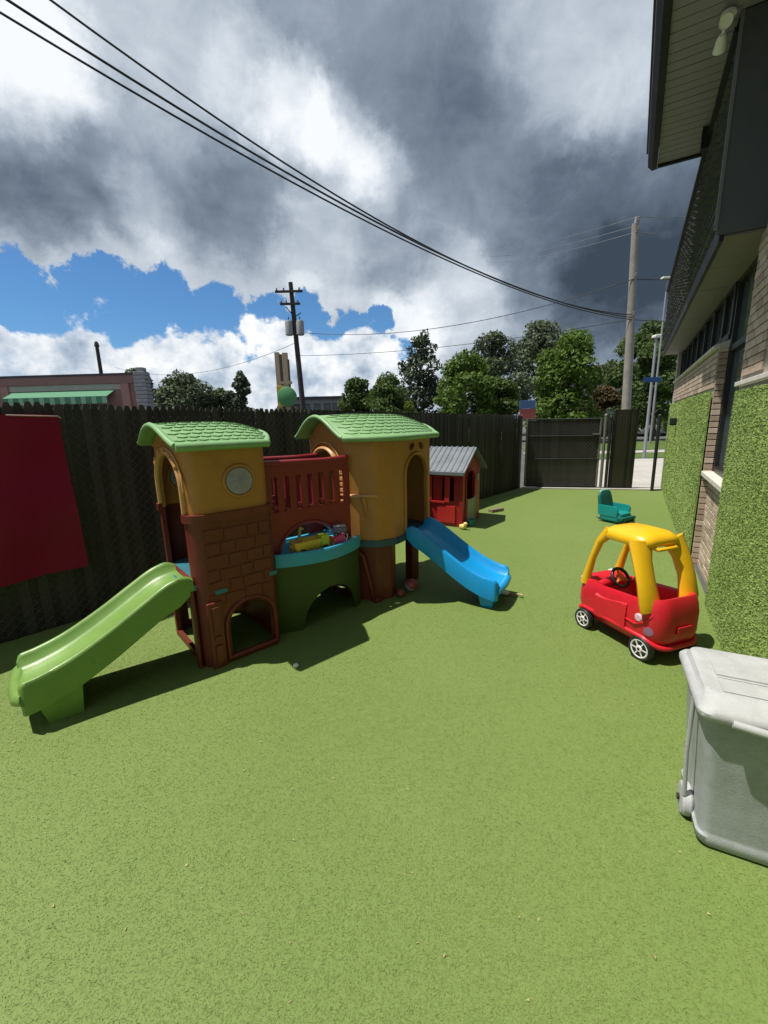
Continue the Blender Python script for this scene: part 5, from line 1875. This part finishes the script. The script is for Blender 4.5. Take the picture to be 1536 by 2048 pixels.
PR = (11.2, 19.85)
wire('middle thick black cable of three crossing the sky from upper left', (-5.904, 8, 8.273), (11.097, 19.8, 5.836), 0.9, 0.021, WIREM, -0.4)
wire('topmost thick black cable of three crossing the sky from upper left', (-6.169, 9, 9.311), (11.087, 19.8, 5.939), 1.2, 0.020, WIREM, -0.4)
wire('lowest thick black cable of three crossing the sky from upper left', (-5.624, 7, 7.485), (11.105, 19.8, 5.753), 0.8, 0.017, WIREM, -0.4)
wire('highest thin grey line leaving the pale pole top', (15.4, 70, 26.5), (11.0, 19.8, 9.78), 0.5, 0.014, WIREG)
wire('second thin grey line below the pale pole top', (15.8, 70, 25.8), (10.98, 19.8, 9.45), 0.5, 0.014, WIREG)
wire('third thin grey line below the pale pole top', (16.2, 70, 25.0), (10.97, 19.8, 9.2), 0.5, 0.014, WIREG)
wire('thin grey line from pale pole top to behind the roof, uppermost', (11.0, 19.8, 9.78), (16.5, 22, 10.9), 0.15, 0.012, WIREG)
wire('thin grey line from pale pole top to behind the roof, lower', (10.97, 19.8, 9.2), (16.5, 22, 10.1), 0.15, 0.012, WIREG)
wire('dark cable sagging from the wooden pole to mid height of the pale pole', (-5.2, 27.9, 7.2), (11.06, 19.85, 7.4), 0.9, 0.016, WIREM)
wire('dark lower cable from the wooden pole to the pale pole', (-5.15, 27.9, 5.8), (11.1, 19.85, 5.77), 0.35, 0.014, WIREM)
wire('dark cable from the pale pole to behind the shingled roof', (11.03, 19.85, 7.4), (16.0, 21, 8.1), 0.2, 0.016, WIREM)
wire('lower dark cable from the pale pole to behind the shingled roof', (11.1, 19.85, 5.77), (16.5, 22, 6.3), 0.15, 0.014, WIREM)
wire('thin cable running left from the wooden pole towards the cone-like tree', (-5.2, 27.9, 6.6), (-24.0, 40, 7.0), 1.2, 0.014, WIREG)

# ------------------------------------------------------------------ far buildings and signs
PINK = mat('pink brown stucco', (0.29, 0.165, 0.15), 0.85, 0.1, 2)
PALEB = mat('pale band', (0.40, 0.38, 0.34), 0.8, 0.1, 2)
AWN = mat('green awning', (0.045, 0.20, 0.10), 0.7, 0.12, 3)
ROOFD = mat('dark roof edge', (0.03, 0.035, 0.05), 0.6)
shop = thing('shop_building', 'low pinkish building with green awning beyond the left fence', 'building', (-16.7, 30, 0), R(-2))
obj('wall', bx(-14, 0, 0, 0.8, 0, 4.9), PINK, shop)
obj('parapet', bx(-14.1, 0.05, -0.10, 0.2, 4.62, 5.15), PINK, shop)
obj('roof_edge', bx(-14.15, 0.1, -0.15, 0.85, 5.152, 5.28), ROOFD, shop)
obj('pale_band', bx(-9.1, -0.9, -0.04, 0, 4.22, 4.60), PALEB, shop)
bm = nb()
loft(bm, [[(x, 0.0, 4.2), (x, -0.9, 3.75), (x, -0.9, 3.70), (x, 0.0, 4.12)] for x in (-8.8, -1.6)])
aw = obj('awning', bm, AWN, shop)
k = -8.8
i = 0
AWN2 = mat('pale green awning', (0.20, 0.38, 0.26), 0.7, 0.12, 3)
while k < -1.7:
    obj('valance', bx(k, k + 0.34, -0.915, -0.895, 3.28, 3.72), AWN2 if i % 2 else AWN, aw)
    k += 0.36
    i += 1
for x in (-9.3, -0.8):
    obj('pilaster', bx(x - 0.28, x + 0.28, -0.12, -0.0, 0, 4.615), PINK, shop)
for x in (-7.6, -5.4, -3.2):
    w_ = obj('shop_window', bx(x - 0.9, x + 0.9, -0.03, -0.001, 0.9, 3.2), FRAME, shop)
    obj('pane', bx(x - 0.82, x + 0.82, -0.045, -0.031, 1.0, 3.1), GLASS, w_)
GSTONE = mat('grey stacked stone', (0.26, 0.27, 0.29), 0.85, 0.2, 4)
ps = thing('stone_pillar', 'grey stacked stone pillar at the right end of the pink building', 'pillar', (-16.1, 29.7, 0))
obj('core', bx(-0.30, 0.30, -0.3, 0.3, 0, 5.3), GSTONE, ps)
z = 0.05
while z < 5.2:
    obj('stone', bx(-0.36 + random.uniform(-.05, .02), 0.36 + random.uniform(-.02, .05), -0.36, 0.36, z, z + 0.21, bevel=0.02), GSTONE, ps)
    z += 0.25
obj('cap', bx(-0.2, 0.22, -0.25, 0.25, 5.3, 5.55), GSTONE, ps)
py = thing('pylon_sign', 'tall tan pylon sign with round green board and yellow edge', 'sign', (-7.65, 35, 0))
TANP = mat('tan pylon', (0.42, 0.33, 0.22), 0.7, 0.1)
DKP = mat('dark brown pylon', (0.09, 0.06, 0.04), 0.7, 0.1)
for x, w_, z1, m_ in ((-0.48, 0.17, 7.15, TANP), (-0.22, 0.09, 7.0, DKP), (0.14, 0.20, 7.1, TANP), (0.38, 0.05, 6.6, DKP)):
    obj('column', bx(x - w_, x + w_, -0.15, 0.15, 0, z1), m_, py)
obj('yellow_board', bx(-0.66, -0.1, -0.25, -0.151, 3.0, 4.6, bevel=0.03), mat('yellow board', (0.55, 0.38, 0.06), 0.5), py)
obj('round_board', lathe(nb(), [(0.74, 0), (0.78, 0.05), (0.70, 0.10), (0.001, 0.11)], 26, tr(0.16, -0.26, 3.75) @ rotx(90)), mat('green board', (0.07, 0.26, 0.09), 0.5), py, 40)
obj('crossbar', bx(-0.6, 0.55, -0.16, 0.16, 4.75, 4.95), TANP, py)
lb = thing('warehouse', 'distant low flat-roofed building right of the wooden pole', 'building', (-8.1, 60, 0))
obj('wall', bx(-4.5, 2.5, 0, 8, 0, 4.9), mat('far grey wall', (0.24, 0.25, 0.26), 0.85), lb)
obj('roof', bx(-4.7, 2.7, -0.3, 8.2, 4.9, 5.25), ROOFD, lb)
for x in (-3.6, -2.2, -0.8, 0.6, 1.8):
    w_ = obj('window', bx(x - 0.45, x + 0.45, -0.04, -0.001, 2.9, 4.3), FRAME, lb)
    obj('pane', bx(x - 0.38, x + 0.38, -0.06, -0.041, 3.0, 4.2), GLASS, w_)
BEIGE = mat('beige far wall', (0.34, 0.30, 0.22), 0.85, 0.15, 1)
bb2 = thing('apartment_block', 'distant beige building behind the pale utility pole', 'building', (31.5, 60, 0), R(-12))
obj('wall', bx(-6, 7, 0, 10, 0, 8.0), BEIGE, bb2)
obj('roof', bx(-6.3, 7.3, -0.4, 10.4, 8.0, 8.5), mat('tan roof', (0.20, 0.17, 0.13), 0.9), bb2)
for zz in (1.2, 3.6, 6.0):
    for x in (-4.6, -2.2, 0.2, 2.6, 5.0):
        w_ = obj('window', bx(x - 0.6, x + 0.6, -0.05, -0.001, zz, zz + 1.4), FRAME, bb2)
        obj('pane', bx(x - 0.52, x + 0.52, -0.07, -0.051, zz + 0.08, zz + 1.32), GLASS, w_)
kb = thing('sign_board', 'small blue and red board above the left gate post', 'sign', (7.45, 22, 0))
obj('red_board', bx(-0.40, 0.40, -0.04, 0.04, 1.55, 2.08, bevel=0.01), mat('red board', (0.30, 0.06, 0.06), 0.5), kb)
obj('blue_board', bx(-0.42, 0.38, -0.05, 0.03, 2.09, 2.50, bevel=0.01), mat('blue board', (0.05, 0.11, 0.25), 0.5), kb)
for x in (-0.3, 0.3):
    obj('leg', tube(nb(), [(x, 0.06, 0), (x, 0.06, 2.4)], 0.03, 6), GREYM, kb, 50)


def far_car(x, y, rz, m, label):
    c = thing('parked_car', label, 'car', (x, y, 0), R(rz), 'cars parked beyond the gate')
    bm = nb()
    def sec(z, x0, x1, w):
        return [(a, b, z) for a, b in rrect(x0, x1, -w, w, 0.25, 4)]
    loft(bm, [sec(0.22, -2.1, 2.15, 0.80), sec(0.35, -2.2, 2.25, 0.86), sec(0.65, -2.2, 2.25, 0.88), sec(0.85, -2.1, 2.1, 0.84), sec(0.90, -2.0, 1.9, 0.80)])
    obj('body', bm, m, c, 45)
    bm = nb()
    loft(bm, [sec(0.895, -1.9, 1.1, 0.76), sec(1.15, -1.65, 0.75, 0.70), sec(1.38, -1.35, 0.25, 0.60), sec(1.42, -1.2, 0.1, 0.52)])
    obj('cabin', bm, GLASS, c, 45)
    obj('roof', bx(-1.2, 0.1, -0.52, 0.52, 1.415, 1.45, bevel=0.01), m, c)
    for wx in (-1.35, 1.4):
        for s_ in (-1, 1):
            M = tr(wx, s_ * 0.80, 0.32) @ rotx(90 * s_ * -1)
            t_ = obj('wheel', lathe(nb(), [(0.2, -0.1), (0.32, -0.1), (0.32, 0.1), (0.2, 0.1)], 18, M), RUBBER, c, 40)
            obj('rim', lathe(nb(), [(0.2, 0.07), (0.1, 0.09), (0.001, 0.09)], 14, M), GREYM, t_, 40)
    for s_ in (-1, 1):
        obj('headlight', bx(2.16, 2.25, s_ * 0.62 - 0.14, s_ * 0.62 + 0.14, 0.62, 0.75, bevel=0.02), WHITE, c)


far_car(22.0, 34.0, 12, mat('silver car paint', (0.42, 0.43, 0.44), 0.3, 0.04, 2, metal=0.5), 'silver car parked beyond the path, seen right of the black panel')
far_car(17.6, 35.0, 8, mat('dark car paint', (0.03, 0.032, 0.036), 0.25, 0.04, 2), 'dark car parked beyond the gate, seen beside the latch post')
